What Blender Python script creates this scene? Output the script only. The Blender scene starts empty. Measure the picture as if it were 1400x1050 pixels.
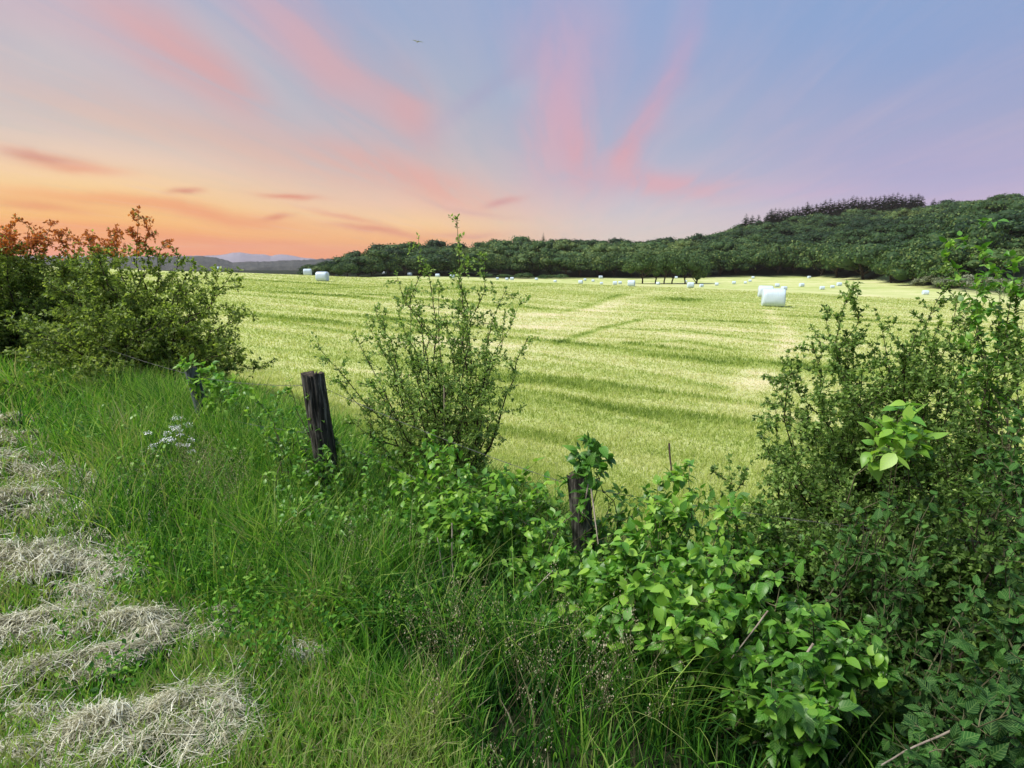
import bpy, math, random
import numpy as np
from math import radians as R, pi

# ------------------------------------------------------------------ camera
SC = bpy.context.scene
EYE = 1.65
F = 800.0                      # focal length in units of a 1400-wide frame
TH = R(11.8)
cam_d = bpy.data.cameras.new('camera')
cam_d.sensor_width = 36.0
cam_d.lens = F / 1400 * 36.0
cam_d.clip_start = 0.05
cam_d.clip_end = 30000
cam = bpy.data.objects.new('camera', cam_d)
cam.location = (0, 0, EYE)
cam.rotation_euler = (R(90) - TH, 0, 0)
SC.collection.objects.link(cam)
SC.camera = cam
CT, ST = math.cos(TH), math.sin(TH)

def ray(px, py):
    xc = (np.asarray(px, float) - 700) / F; yc = (525 - np.asarray(py, float)) / F
    return xc, CT + yc * ST, yc * CT - ST

def s2l(c):
    return tuple((v / 255 / 12.92) if v / 255 <= .04045 else (((v / 255) + .055) / 1.055) ** 2.4 for v in c)

# ------------------------------------------------------------------ view
vs = SC.view_settings
vs.view_transform = 'Standard'; vs.look = 'None'; vs.gamma = 1.0; vs.use_curve_mapping = False
vs.exposure = 0.22
SC.cycles.max_bounces = 8; SC.cycles.diffuse_bounces = 3; SC.cycles.glossy_bounces = 2
SC.cycles.transmission_bounces = 4; SC.cycles.transparent_max_bounces = 6; SC.cycles.volume_bounces = 0
SC.cycles.sample_clamp_indirect = 4.0
SC.cycles.use_denoising = True

# ------------------------------------------------------------------ world: dusk sky with pink cloud bands
W = bpy.data.worlds.new('World'); SC.world = W; W.use_nodes = True
nt = W.node_tree; nt.nodes.clear()
N = nt.nodes; L = nt.links
def wmath(op, a, b=None, c=None, clamp=False):
    n = N.new('ShaderNodeMath'); n.operation = op; n.use_clamp = clamp
    for i, v in enumerate((a, b, c)):
        if v is None: continue
        if isinstance(v, (int, float)): n.inputs[i].default_value = v
        else: L.new(v, n.inputs[i])
    return n.outputs[0]
def wmix(f, a, b):
    n = N.new('ShaderNodeMix'); n.data_type = 'RGBA'
    for i, v in ((0, f), (6, a), (7, b)):
        if isinstance(v, (int, float)): n.inputs[i].default_value = v
        elif isinstance(v, tuple): n.inputs[i].default_value = (*v, 1)
        else: L.new(v, n.inputs[i])
    return n.outputs[2]
tc = N.new('ShaderNodeTexCoord')
sep = N.new('ShaderNodeSeparateXYZ'); L.new(tc.outputs['Generated'], sep.inputs[0])
X, Y, Z = sep.outputs
AZ = wmath('ARCTAN2', X, Y)
EL = wmath('ARCSINE', Z)
def eldeg(d): return (d + 5) / 95.0
def ramp(stops):
    n = N.new('ShaderNodeValToRGB'); cr = n.color_ramp; cr.interpolation = 'LINEAR'
    L.new(wmath('MULTIPLY_ADD', EL, 180 / pi / 95.0, 5 / 95.0, clamp=True), n.inputs[0])
    st = stops
    while len(cr.elements) < len(st): cr.elements.new(.5)
    for e, (d, c, *k) in zip(cr.elements, st):
        e.position = eldeg(d); m = k[0] if k else 1.0
        e.color = tuple(v * m for v in s2l(c)) + (1,)
    return n.outputs[0]
TOP = [(36, (140, 170, 215), 1.0), (60, (160, 190, 235), 1.0), (90, (165, 195, 240), 1.0)]
rampL = ramp([(-5, (200, 100, 70)), (0, (247, 104, 40)), (1.0, (255, 136, 44)), (2.5, (255, 174, 72)), (4.5, (255, 206, 120)),
              (6.3, (252, 212, 158)), (7.8, (240, 208, 180)), (9.8, (212, 198, 190)), (12.5, (198, 192, 196)), (16, (196, 184, 194)), (23, (168, 176, 204))] + TOP)
rampC = ramp([(-5, (220, 130, 100)), (0, (255, 140, 54)), (1.8, (255, 174, 86)), (3.4, (255, 208, 146)), (5.2, (240, 200, 172)),
              (7.5, (214, 192, 184)), (10.5, (188, 184, 192)), (15, (168, 178, 198)), (20, (150, 170, 204)), (26, (140, 166, 206))] + TOP)
rampD = ramp([(-5, (210, 190, 180)), (0, (234, 206, 192)), (2.2, (222, 208, 200)), (4.6, (208, 198, 204)), (7.2, (186, 184, 204)),
              (10.4, (168, 178, 204)), (16, (152, 168, 205)), (21, (144, 166, 208)), (26, (135, 163, 208))] + TOP)
rampR = ramp([(-5, (195, 175, 205)), (0, (204, 184, 210)), (4, (196, 180, 212)), (6.5, (178, 172, 208)), (10, (164, 168, 204)),
              (13.5, (150, 164, 205)), (18, (136, 162, 207)), (26, (126, 160, 209))] + TOP)
def smooth_between(a0, a1):
    n = N.new('ShaderNodeMapRange'); n.interpolation_type = 'SMOOTHSTEP'
    L.new(AZ, n.inputs[0]); n.inputs[1].default_value = R(a0); n.inputs[2].default_value = R(a1)
    return n.outputs[0]
col = wmix(smooth_between(-36, -10), rampL, rampC)
col = wmix(smooth_between(-10, 12), col, rampD)
col = wmix(smooth_between(12, 36), col, rampR)
# warped angular coordinates for the clouds
no = N.new('ShaderNodeTexNoise'); no.inputs['Scale'].default_value = 6.0; no.inputs['Detail'].default_value = 6.0
L.new(tc.outputs['Generated'], no.inputs['Vector'])
cmb = N.new('ShaderNodeCombineXYZ'); L.new(AZ, cmb.inputs[0]); L.new(EL, cmb.inputs[1])
off = N.new('ShaderNodeVectorMath'); off.operation = 'MULTIPLY_ADD'
L.new(no.outputs['Color'], off.inputs[0]); off.inputs[1].default_value = (.09, .045, 0); off.inputs[2].default_value = (-.045, -.0225, 0)
add = N.new('ShaderNodeVectorMath'); add.operation = 'ADD'; L.new(cmb.outputs[0], add.inputs[0]); L.new(off.outputs[0], add.inputs[1])
AE = add.outputs[0]
# fine streak noise, stretched along the band direction on the cloud layer
zz = wmath('MAXIMUM', wmath('ADD', Z, .03), .02)
cu = wmath('DIVIDE', wmath('SUBTRACT', X, wmath('MULTIPLY', Y, .09)), zz)
cv = wmath('DIVIDE', Y, zz)
cc = N.new('ShaderNodeCombineXYZ'); L.new(wmath('MULTIPLY', cu, 2.3), cc.inputs[0]); L.new(wmath('MULTIPLY', cv, .3), cc.inputs[1])
n2 = N.new('ShaderNodeTexNoise'); n2.inputs['Scale'].default_value = 1.3; n2.inputs['Detail'].default_value = 8.0; n2.inputs['Roughness'].default_value = .62; n2.inputs['Distortion'].default_value = .5
L.new(cc.outputs[0], n2.inputs['Vector'])
STREAK = wmath('MULTIPLY_ADD', n2.outputs['Fac'], 3.4, -.75, clamp=True)
def ae(px, py):
    x, y, z = ray(px, py); return math.atan2(x, y), math.asin(z / math.sqrt(x * x + y * y + z * z))
def cloud(px, py, ln, wd, ang, c, s, streak=True):
    global col
    a = R(ang); A0, E0 = ae(px, py)
    ax, ex = ae(px + ln * math.cos(a), py + ln * math.sin(a)); ax -= A0; ex -= E0
    ay, ey = ae(px - wd * math.sin(a), py + wd * math.cos(a)); ay -= A0; ey -= E0
    l1 = math.hypot(ax, ex); l2 = math.hypot(ay, ey)
    if streak: l2 *= 1.25
    m = N.new('ShaderNodeMapping'); m.vector_type = 'TEXTURE'
    L.new(AE, m.inputs[0]); m.inputs['Location'].default_value = (A0, E0, 0)
    m.inputs['Rotation'].default_value = (0, 0, math.atan2(ex, ax)); m.inputs['Scale'].default_value = (l1, l2, 1)
    d = N.new('ShaderNodeVectorMath'); d.operation = 'DOT_PRODUCT'; L.new(m.outputs[0], d.inputs[0]); L.new(m.outputs[0], d.inputs[1])
    g = wmath('EXPONENT', wmath('MULTIPLY', d.outputs['Value'], -1.0))
    g = wmath('MULTIPLY', g, s * (.56 if streak else .9))
    if streak: g = wmath('MULTIPLY', g, STREAK)
    col = wmix(g, col, s2l(c))
for a in [
    (300, 60, 90, 26, 30, (172, 190, 204), .8), (380, 105, 90, 20, 38, (176, 188, 200), .7), (60, 70, 90, 30, 10, (198, 197, 200), .7),
    (700, 125, 35, 22, 0, (162, 190, 212), .7), (880, 165, 70, 14, -28, (158, 182, 210), .5), (1180, 50, 160, 60, 5, (120, 162, 212), .6),
    (120, 20, 150, 30, 15, (214, 180, 188), .8),
    (210, 50, 110, 34, 32, (222, 160, 158), .95), (300, 110, 80, 26, 34, (226, 156, 150), .95),
    (385, 35, 100, 34, 38, (216, 170, 182), .9), (470, 90, 110, 36, 40, (222, 164, 166), 1.0), (560, 150, 55, 24, 62, (224, 160, 160), .95),
    (330, 195, 300, 24, 14, (232, 168, 142), .55), (560, 240, 120, 20, 18, (234, 158, 145), .95), (190, 175, 180, 14, 14, (238, 190, 160), .4),
    (765, 60, 95, 55, 96, (205, 168, 196), .6), (765, 150, 90, 42, 88, (216, 163, 184), 1.0), (790, 215, 50, 22, 80, (228, 160, 166), 1.0), (740, 200, 60, 22, 95, (215, 170, 182), .7),
    (930, 60, 100, 18, 118, (190, 165, 202), .9), (885, 160, 80, 18, 118, (216, 160, 178), 1.0), (855, 210, 40, 13, 122, (228, 160, 165), 1.0),
    (915, 256, 80, 13, 3, (228, 164, 172), 1.1), (870, 245, 40, 14, 35, (226, 166, 172), .7), (1100, 262, 120, 9, -2, (206, 176, 206), .7),
    (665, 120, 85, 12, -38, (160, 156, 192), .7), (1150, 200, 220, 50, 8, (168, 165, 205), .5),
    ]: cloud(*a)
for a in [
    (50, 214, 62, 9, 8, (206, 118, 96), .75), (110, 232, 60, 8, 6, (236, 140, 104), .6), (252, 265, 20, 5, -8, (214, 120, 98), .8), (400, 267, 42, 4, 6, (224, 124, 98), .75),
    (376, 296, 22, 4.5, -6, (218, 116, 88), .75), (150, 276, 180, 9, 5, (246, 142, 88), .5), (290, 298, 130, 10, 6, (240, 132, 86), .65),
    (60, 285, 80, 8, 8, (232, 122, 82), .6), (520, 318, 70, 5, 9, (226, 132, 106), .8), (480, 300, 50, 4, 14, (232, 142, 112), .6), (690, 276, 22, 5, -10, (214, 150, 148), .8),
    (640, 320, 50, 4, 0, (226, 152, 138), .6), (330, 335, 160, 7, 2, (246, 128, 78), .5), (130, 318, 150, 8, 4, (250, 144, 84), .5), (640, 285, 70, 4, 12, (214, 168, 166), .5),
    ]: cloud(*a, streak=False)
veil = wmath('MULTIPLY', wmath('MULTIPLY_ADD', n2.outputs['Fac'], 3.2, -1.35, clamp=True), .22)
col = wmix(veil, col, s2l((214, 190, 200)))
veil2 = wmath('MULTIPLY', wmath('MULTIPLY_ADD', n2.outputs['Fac'], -3.2, 1.75, clamp=True), .18)
col = wmix(veil2, col, s2l((160, 176, 205)))
bg = N.new('ShaderNodeBackground'); L.new(col, bg.inputs[0]); bg.inputs[1].default_value = 0.87
wo = N.new('ShaderNodeOutputWorld'); L.new(bg.outputs[0], wo.inputs[0])
W.cycles.sampling_method = 'MANUAL'; W.cycles.sample_map_resolution = 512

# ------------------------------------------------------------------ wide soft lamp set high, added to stand in for bright sky
sd = bpy.data.lights.new('sky_lamp', 'SUN'); sd.energy = 5.0; sd.angle = R(20); sd.color = (1.0, .95, .86)
sky_lamp = bpy.data.objects.new('sky_lamp', sd); SC.collection.objects.link(sky_lamp)
LAMP_AZ, LAMP_EL = R(-104), R(52)
from mathutils import Vector
sky_lamp.rotation_euler = Vector((math.sin(LAMP_AZ) * math.cos(LAMP_EL), math.cos(LAMP_AZ) * math.cos(LAMP_EL), math.sin(LAMP_EL))).to_track_quat('Z', 'Y').to_euler()

# ------------------------------------------------------------------ helpers
rng = np.random.default_rng(7)
random.seed(7)
C = SC.collection

def tag(o, label=None, cat=None, group=None, kind=None):
    if label: o['label'] = label
    if cat: o['category'] = cat
    if group: o['group'] = group
    if kind: o['kind'] = kind
    return o

def mesh_np(name, V, Fq, mat, attrs=None, parent=None, smooth=False, loc=None):
    """V (n,3), Fq (m,4) or (m,3) int -> linked object"""
    V = np.ascontiguousarray(V, dtype=np.float32); Fq = np.ascontiguousarray(Fq, dtype=np.int32)
    me = bpy.data.meshes.new(name)
    n, k = Fq.shape
    me.vertices.add(len(V)); me.vertices.foreach_set('co', V.ravel())
    me.loops.add(n * k); me.loops.foreach_set('vertex_index', Fq.ravel())
    me.polygons.add(n); me.polygons.foreach_set('loop_start', np.arange(0, n * k, k, dtype=np.int32))
    for an, av in (attrs or {}).items():
        at = me.attributes.new(an, 'FLOAT', 'POINT'); at.data.foreach_set('value', np.ascontiguousarray(av, dtype=np.float32))
    me.update(calc_edges=True)
    if smooth: me.polygons.foreach_set('use_smooth', np.ones(n, dtype=bool))
    if mat: me.materials.append(mat)
    o = bpy.data.objects.new(name, me); C.objects.link(o)
    if loc is not None: o.location = loc
    if parent: o.parent = parent
    return o

def empty(name, loc=(0, 0, 0), rz=0):
    o = bpy.data.objects.new(name, None); C.objects.link(o); o.location = loc; o.rotation_euler = (0, 0, rz); o.empty_display_size = .1
    return o

def hash2(ix, iy, seed):
    h = (ix.astype(np.int64) * 374761393 + iy.astype(np.int64) * 668265263 + seed * 974634777) & 0xffffffff
    h = ((h ^ (h >> 13)) * 1274126177) & 0xffffffff
    return ((h ^ (h >> 16)) & 0xffff) / 65535.0
def vnoise(x, y, seed=0):
    x = np.asarray(x, float); y = np.asarray(y, float)
    ix = np.floor(x); iy = np.floor(y); fx = x - ix; fy = y - iy
    fx = fx * fx * (3 - 2 * fx); fy = fy * fy * (3 - 2 * fy)
    a = hash2(ix, iy, seed); b = hash2(ix + 1, iy, seed); c = hash2(ix, iy + 1, seed); d = hash2(ix + 1, iy + 1, seed)
    return (a * (1 - fx) + b * fx) * (1 - fy) + (c * (1 - fx) + d * fx) * fy
def fbm(x, y, seed=0, o=4):
    s = 0; a = .5; t = 0
    for i in range(o):
        s = s + a * vnoise(x * 2 ** i, y * 2 ** i, seed + i); t += a; a *= .5
    return s / t
def ss(a, b, x):
    t = np.clip((np.asarray(x, float) - a) / (b - a), 0, 1); return t * t * (3 - 2 * t)

# ------------------------------------------------------------------ the ground
FX = np.array([-300, -42, -20, -9.5, -5, -3.07, -1.43, .45, 2.6, 5, 12, 60, 300.])
FY = np.array([250, 37, 19.5, 11.2, 7.4, 5.6, 4.2, 3.4, 2.75, 2.3, 1.5, -3, -30.])
def yfence(x): return np.interp(x, FX, FY)
def sdist(x, y):
    e = .3; sl = (yfence(x + e) - yfence(x - e)) / (2 * e)
    return (y - yfence(x)) / np.sqrt(1 + sl * sl)

BP = np.array([-900, 0, 230, 300, 430, 480, 560, 700, 860, 1000, 1100, 1160, 1200, 1250, 1300, 1350, 1400, 1500, 2400.])
BD = np.array([260, 260, 260, 260, 250, 260, 290, 300, 300, 300, 300, 262, 215, 178, 150, 130, 116, 105, 90.])
BPY = np.array([388, 388, 388, 388, 386, 380, 377.5, 381, 381, 379.5, 379, 381, 386, 391.5, 397, 402, 407, 412, 430.])
# skyline of the wooded hills (image height of the tree tops), ridge distance
SP = np.array([-900, 0, 230, 300, 400, 430, 470, 530, 600, 700, 800, 880, 930, 960, 1000, 1030, 1080, 1150, 1220, 1250, 1290, 1340, 1400, 1600, 2400.])
SY = np.array([376, 376, 376, 374, 366, 359, 349, 339, 333, 329, 326, 327, 326, 317, 306, 301, 295, 289, 285, 280, 276, 272, 271, 277, 300.])
SR = np.array([420, 420, 420, 400, 380, 370, 380, 400, 410, 420, 440, 470, 500, 520, 545, 565, 590, 620, 640, 640, 630, 600, 560, 500, 400.])
TREE_H = 13.0
def kz(px, py):
    x, y, z = ray(px, py); return z / y
def H(x, y):
    x = np.asarray(x, float); y = np.asarray(y, float)
    s = sdist(x, y)
    depth = np.interp(x, [-20, -6, -2, 0, .5, 1, 3], [.1, .12, .16, .38, .6, .85, .95])
    near = -depth * ss(-2.3, .2, s) - (1.2 - depth) * ss(.3, 5.5, s)
    near = near + .035 * (fbm(x * 1.7, y * 1.7, 3) - .5) * ss(-8, 0, -np.hypot(x, y) * .1)
    plane = -1.2 - .033 * np.clip(x, -90, 80)
    yy = np.maximum(y, 1.0)
    # image column of the point along the eye's azimuth (x / y is the tangent of the azimuth)
    t = np.clip(x / yy, -2.2, 2.2); px = 700 + F * t * .985
    yb = np.interp(px, BP, BD); zb = EYE + yb * kz(px, np.interp(px, BP, BPY))
    u = np.clip((y - 85) / (yb - 85), 0, 1)
    dip = np.interp(px, [200, 600, 900, 1150, 1300], [0, .6, 1.5, 1.0, 0])
    w0 = u * u * (1.6 - .6 * u)
    w0 = np.where(px < 900, u, w0)
    field = plane * (1 - u) + zb * u - dip * np.sin(np.pi * u)
    rr = np.interp(px, SP, SR); zr = EYE + rr * kz(px, np.interp(px, SP, SY)) - TREE_H
    zr = np.maximum(zr, zb + 1)
    h = np.clip((y - yb) / (rr - yb), 0, 1)
    hill = zb + (zr - zb) * (1.15 * h - .15 * h * h * h) 
    fall = np.clip((y - rr) / 700, 0, 1)
    hill = hill - (hill + 12) * ss(0, 1, fall)
    far = np.where(y > yb, hill, field)
    far = far + .25 * (fbm(x * .06, y * .06, 9, 2) - .5) * ss(12, 40, y)
    return near * (1 - ss(2, 9, s)) + far * ss(2, 9, s)
def G(px, py, lo=1.0, hi=420):
    """first meeting of the sight line with the ground"""
    x, y, z = ray(px, py)
    t = lo * (hi / lo) ** np.linspace(0, 1, 1500)
    f = EYE + z * t - H(x * t, y * t)
    i = np.argmax(f < 0)
    if f[i] >= 0: i = len(t) - 1
    t0, t1 = t[max(i - 1, 0)], t[i]
    for _ in range(20):
        m = (t0 + t1) / 2
        if EYE + z * m - H(x * m, y * m) < 0: t1 = m
        else: t0 = m
    return np.array([x * t1, y * t1, float(H(x * t1, y * t1))])
def P(px, py, d):
    x, y, z = ray(px, py); return np.array([x * d, y * d, EYE + z * d])

SW = R(-27)
STRAW = []        # bare / straw patches on the field: (x, y, r)
for (px, py, ln, wd) in [(730, 445, 4.0, 3.2), (690, 436, 5, 2.5), (1040, 470, 4.0, 2.0), (1010, 520, 3.2, 1.2), (900, 420, 8, 1.6), (1060, 560, 2.4, .9), (800, 430, 8, 2), (1130, 470, 3, 1.2),
                         (640, 470, 4.5, 1.2), (520, 410, 12, 2.0), (900, 555, 3.5, .8), (1000, 450, 3.5, 1.5), (840, 500, 5, 1.0), (1100, 640, 1.5, .6), (960, 600, 2.5, .5)]:
    g = G(px, py); STRAW.append((g[0], g[1], ln, wd))
GREEN = []
for (px, py, ln, wd) in [(910, 476, 2.0, .35), (950, 492, 2.2, .45), (1000, 440, 3.0, .5), (870, 560, 3, .45), (560, 440, 5, .6), (780, 470, 3, .35), (720, 520, 3, .4), (930, 410, 2, 3),
                         (1080, 500, 2, .4), (420, 440, 6, .8), (460, 405, 9, .9), (380, 385, 10, .9), (700, 590, 2.2, .3), (1200, 440, 7, .7), (640, 415, 8, .8), (850, 530, 3, .3)]:
    g = G(px, py); GREEN.append((g[0], g[1], ln, wd))
def blobs(x, y, lst, ang=SW):
    c, s_ = math.cos(ang), math.sin(ang); out = np.zeros_like(x)
    for bx, by, ln, wd in lst:
        dx, dy = x - bx, y - by
        p = (dx * c + dy * s_) / ln; q = (-dx * s_ + dy * c) / wd
        q = q + 2.2 * (fbm(x * .5, y * .5, 77, 3) - .5)
        out = np.maximum(out, np.exp(-(p * p + q * q)))
    return out
TRK = []
for pts_, wd, amt in [([(1050, 424), (1062, 440), (1080, 455), (1075, 480), (1040, 505), (1020, 540)], .45, .18), ([(940, 398), (880, 405), (830, 420), (790, 440), (740, 448)], .9, .08), ([(900, 398), (850, 408), (800, 424), (720, 432)], .8, .14),
                     ([(960, 440), (880, 436), (820, 450), (760, 470)], .22, -.34), ([(1080, 470), (1010, 462), (930, 452), (850, 450)], .20, -.34), ([(700, 415), (760, 428), (800, 420), (850, 402)], .5, -.28), ([(380, 400), (460, 404), (560, 402), (660, 398)], .8, -.26),
                     ([(340, 392), (420, 396), (520, 392)], .8, -.22), ([(1110, 425), (1200, 432), (1300, 446), (1400, 462)], .3, -.26), ([(1090, 400), (1200, 412), (1300, 424), (1400, 436)], .4, -.24), ([(470, 505), (600, 520), (760, 548), (900, 580)], .14, .26),
                     ([(640, 470), (740, 486), (860, 506), (980, 530)], .2, -.26), ([(620, 395), (700, 392), (760, 388)], 1.2, -.2), ([(440, 420), (540, 428), (620, 436)], .4, -.25), ([(860, 470), (930, 466), (1000, 478)], .3, -.35), ([(350, 440), (420, 446), (500, 460)], .3, -.22)]:
    TRK.append(([tuple(G(*q)[:2]) for q in pts_], wd, amt))
def tracks(x, y):
    out = np.zeros_like(x); wob = .5 * (fbm(x * .35, y * .35, 88, 3) - .5)
    for pts_, wd, amt in TRK:
        dm = np.full(x.shape, 1e9)
        for (ax, ay), (bx, by) in zip(pts_[:-1], pts_[1:]):
            ux, uy = bx - ax, by - ay; tt = np.clip(((x - ax) * ux + (y - ay) * uy) / (ux * ux + uy * uy), 0, 1)
            dm = np.minimum(dm, np.hypot(x - ax - tt * ux, y - ay - tt * uy))
        dm = np.abs(dm + wob * wd * 2)
        out = out + amt * np.exp(-(dm / wd) ** 2) * (.5 + fbm(x * .3, y * .3, 89, 2))
    return out
def tone(x, y):
    """0 = dark lush green ... 1 = pale straw, on the mown field"""
    x = np.asarray(x, float); y = np.asarray(y, float)
    c, s_ = math.cos(SW), math.sin(SW)
    wx = 1.6 * (fbm(x * .05, y * .05, 21, 3) - .5) * 4
    p = x * c + y * s_; q = -x * s_ + y * c + wx
    st = .15 * fbm(p * .05, q * .55, 31, 4) + .6 * fbm(p * .16, q * 1.5, 41, 4) + .25 * fbm(p * .4, q * 5, 43, 3)
    st2 = .5 + .5 * np.sin(q * 2 * pi / 2.9 + 3 * fbm(p * .04, q * .1, 51, 2))
    big = fbm(x * .03, y * .03, 61, 3)
    t = .60 + .78 * (st - .5) + .05 * (st2 - .5) + .35 * (big - .5)
    t = t + .14 * blobs(x, y, STRAW) - .42 * blobs(x, y, GREEN)
    t = t + tracks(x, y)
    # the field gets paler further out
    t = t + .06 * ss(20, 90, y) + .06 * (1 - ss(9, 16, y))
    return np.clip(t, 0, 1)

# ------------------------------------------------------------------ materials
def newmat(name):
    m = bpy.data.materials.new(name); m.use_nodes = True; m.node_tree.nodes.clear(); return m, m.node_tree
def link_out(t, sh):
    o = t.nodes.new('ShaderNodeOutputMaterial'); t.links.new(sh, o.inputs[0])
def mramp(t, fac, stops, mode='LINEAR'):
    n = t.nodes.new('ShaderNodeValToRGB'); cr = n.color_ramp; cr.interpolation = mode
    while len(cr.elements) < len(stops): cr.elements.new(.5)
    for e, (p, c) in zip(cr.elements, stops): e.position = p; e.color = (*c, 1)
    t.links.new(fac, n.inputs[0]); return n.outputs[0]
def leafmat(name, stops, trans=.4, rough=.55, spec=.3, vein=False, tint=1.25):
    m, t = newmat(name)
    at = t.nodes.new('ShaderNodeAttribute'); at.attribute_name = 'v'
    colr = mramp(t, at.outputs['Fac'], stops)
    if vein:
        a2 = t.nodes.new('ShaderNodeAttribute'); a2.attribute_name = 'across'
        a3 = t.nodes.new('ShaderNodeAttribute'); a3.attribute_name = 'along'
        ab = t.nodes.new('ShaderNodeMath'); ab.operation = 'ABSOLUTE'; t.links.new(a2.outputs['Fac'], ab.inputs[0])
        ph = t.nodes.new('ShaderNodeMath'); ph.operation = 'MULTIPLY_ADD'; t.links.new(ab.outputs[0], ph.inputs[0]); ph.inputs[1].default_value = -.35; t.links.new(a3.outputs['Fac'], ph.inputs[2])
        sn = t.nodes.new('ShaderNodeMath'); sn.operation = 'MULTIPLY'; t.links.new(ph.outputs[0], sn.inputs[0]); sn.inputs[1].default_value = 38
        s2 = t.nodes.new('ShaderNodeMath'); s2.operation = 'SINE'; t.links.new(sn.outputs[0], s2.inputs[0])
        mr = t.nodes.new('ShaderNodeMapRange'); t.links.new(s2.outputs[0], mr.inputs[0]); mr.inputs[1].default_value = .55; mr.inputs[2].default_value = 1
        md = t.nodes.new('ShaderNodeMapRange'); t.links.new(ab.outputs[0], md.inputs[0]); md.inputs[1].default_value = .10; md.inputs[2].default_value = 0
        mx = t.nodes.new('ShaderNodeMath'); mx.operation = 'MAXIMUM'; t.links.new(mr.outputs[0], mx.inputs[0]); t.links.new(md.outputs[0], mx.inputs[1])
        sc_ = t.nodes.new('ShaderNodeMath'); sc_.operation = 'MULTIPLY'; t.links.new(mx.outputs[0], sc_.inputs[0]); sc_.inputs[1].default_value = .45
        mix = t.nodes.new('ShaderNodeMix'); mix.data_type = 'RGBA'; mix.blend_type = 'MIX'
        t.links.new(sc_.outputs[0], mix.inputs[0]); t.links.new(colr, mix.inputs[6]); mix.inputs[7].default_value = (.22, .36, .10, 1)
        colr = mix.outputs[2]
    pb = t.nodes.new('ShaderNodeBsdfPrincipled'); t.links.new(colr, pb.inputs['Base Color'])
    pb.inputs['Roughness'].default_value = rough; pb.inputs['Specular IOR Level'].default_value = spec
    tr = t.nodes.new('ShaderNodeBsdfTranslucent')
    g = t.nodes.new('ShaderNodeMix'); g.data_type = 'RGBA'; g.blend_type = 'MULTIPLY'; g.inputs[0].default_value = 1
    t.links.new(colr, g.inputs[6]); g.inputs[7].default_value = (tint * 1.05, tint * 1.1, tint * .6, 1)
    t.links.new(g.outputs[2], tr.inputs[0])
    ms = t.nodes.new('ShaderNodeMixShader'); ms.inputs[0].default_value = trans
    t.links.new(pb.outputs[0], ms.inputs[1]); t.links.new(tr.outputs[0], ms.inputs[2])
    link_out(t, ms.outputs[0]); return m
def noisemat(name, stops, scale=(1, 1, 1), nscale=8, detail=6, rough=.85, bump=.3, bdist=.01, spec=.3, coords='Object', distort=0):
    m, t = newmat(name)
    tcn = t.nodes.new('ShaderNodeTexCoord'); mp = t.nodes.new('ShaderNodeMapping'); mp.inputs['Scale'].default_value = scale
    t.links.new(tcn.outputs[coords], mp.inputs[0])
    n = t.nodes.new('ShaderNodeTexNoise'); n.inputs['Scale'].default_value = nscale; n.inputs['Detail'].default_value = detail; n.inputs['Roughness'].default_value = .65
    n.inputs['Distortion'].default_value = distort
    t.links.new(mp.outputs[0], n.inputs['Vector'])
    c = mramp(t, n.outputs['Fac'], stops)
    pb = t.nodes.new('ShaderNodeBsdfPrincipled'); t.links.new(c, pb.inputs['Base Color']); pb.inputs['Roughness'].default_value = rough
    pb.inputs['Specular IOR Level'].default_value = spec
    b = t.nodes.new('ShaderNodeBump'); b.inputs['Strength'].default_value = bump; b.inputs['Distance'].default_value = bdist
    t.links.new(n.outputs['Fac'], b.inputs['Height']); t.links.new(b.outputs[0], pb.inputs['Normal'])
    link_out(t, pb.outputs[0]); return m

M_bark = noisemat('bark', [(.3, (.018, .014, .010)), (.7, (.09, .07, .05))], (1, 1, .3), 30, bump=.6)
M_twig = noisemat('twig_bark', [(.3, (.022, .015, .010)), (.7, (.07, .05, .032))], (1, 1, 1), 25, bump=.2)
M_stem = noisemat('green_stem', [(.3, (.06, .07, .03)), (.7, (.16, .14, .08))], (1, 1, 1), 25, bump=.2)
M_cane = noisemat('dry_cane', [(.3, (.14, .11, .08)), (.7, (.36, .31, .25))], (1, 1, .2), 30, bump=.2)
M_haw = leafmat('hawthorn_leaf', [(0, (.035, .080, .016)), (.5, (.15, .27, .055)), (.85, (.35, .49, .14)), (1, (.32, .38, .12))], .42)
M_hawfar = leafmat('hedge_leaf', [(0, (.06, .11, .02)), (.5, (.21, .30, .06)), (.9, (.38, .46, .12)), (.905, (.42, .11, .035)), (1, (.55, .19, .055))], .42)  # last two stops: rust of young shoots plus painted sunset halo
M_broad = leafmat('dogwood_leaf', [(0, (.025, .095, .012)), (.5, (.10, .29, .026)), (1, (.30, .50, .06))], .38, .42, .45, vein=True)
M_dark = leafmat('elder_leaf', [(0, (.012, .045, .012)), (.6, (.035, .12, .022)), (1, (.09, .22, .04))], .3, .6, .15, vein=True)
M_grass = leafmat('grass_blade', [(0, (.012, .050, .010)), (.35, (.055, .185, .020)), (.6, (.15, .35, .035)), (.8, (.33, .48, .09)), (.93, (.26, .26, .13)), (1, (.42, .36, .24))], .42, .6, .18)
M_field = leafmat('stubble_blade', [(0, (.06, .12, .018)), (.3, (.18, .27, .042)), (.55, (.355, .425, .10)), (.78, (.52, .53, .23)), (1, (.66, .60, .38))], .38, .6, .25)
M_straw = leafmat('hay_straw', [(0, (.16, .14, .08)), (.35, (.44, .42, .29)), (.75, (.74, .72, .56)), (1, (.88, .86, .74))], .2, .6, .25, tint=1.0)
M_seed = leafmat('seed_head', [(0, (.15, .13, .07)), (.5, (.36, .32, .20)), (1, (.58, .53, .38))], .3, .7, .2)
M_tree = leafmat('tree_leaves', [(0, (.012, .036, .012)), (.5, (.048, .105, .030)), (1, (.15, .20, .055))], .22, .6, .2)
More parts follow.
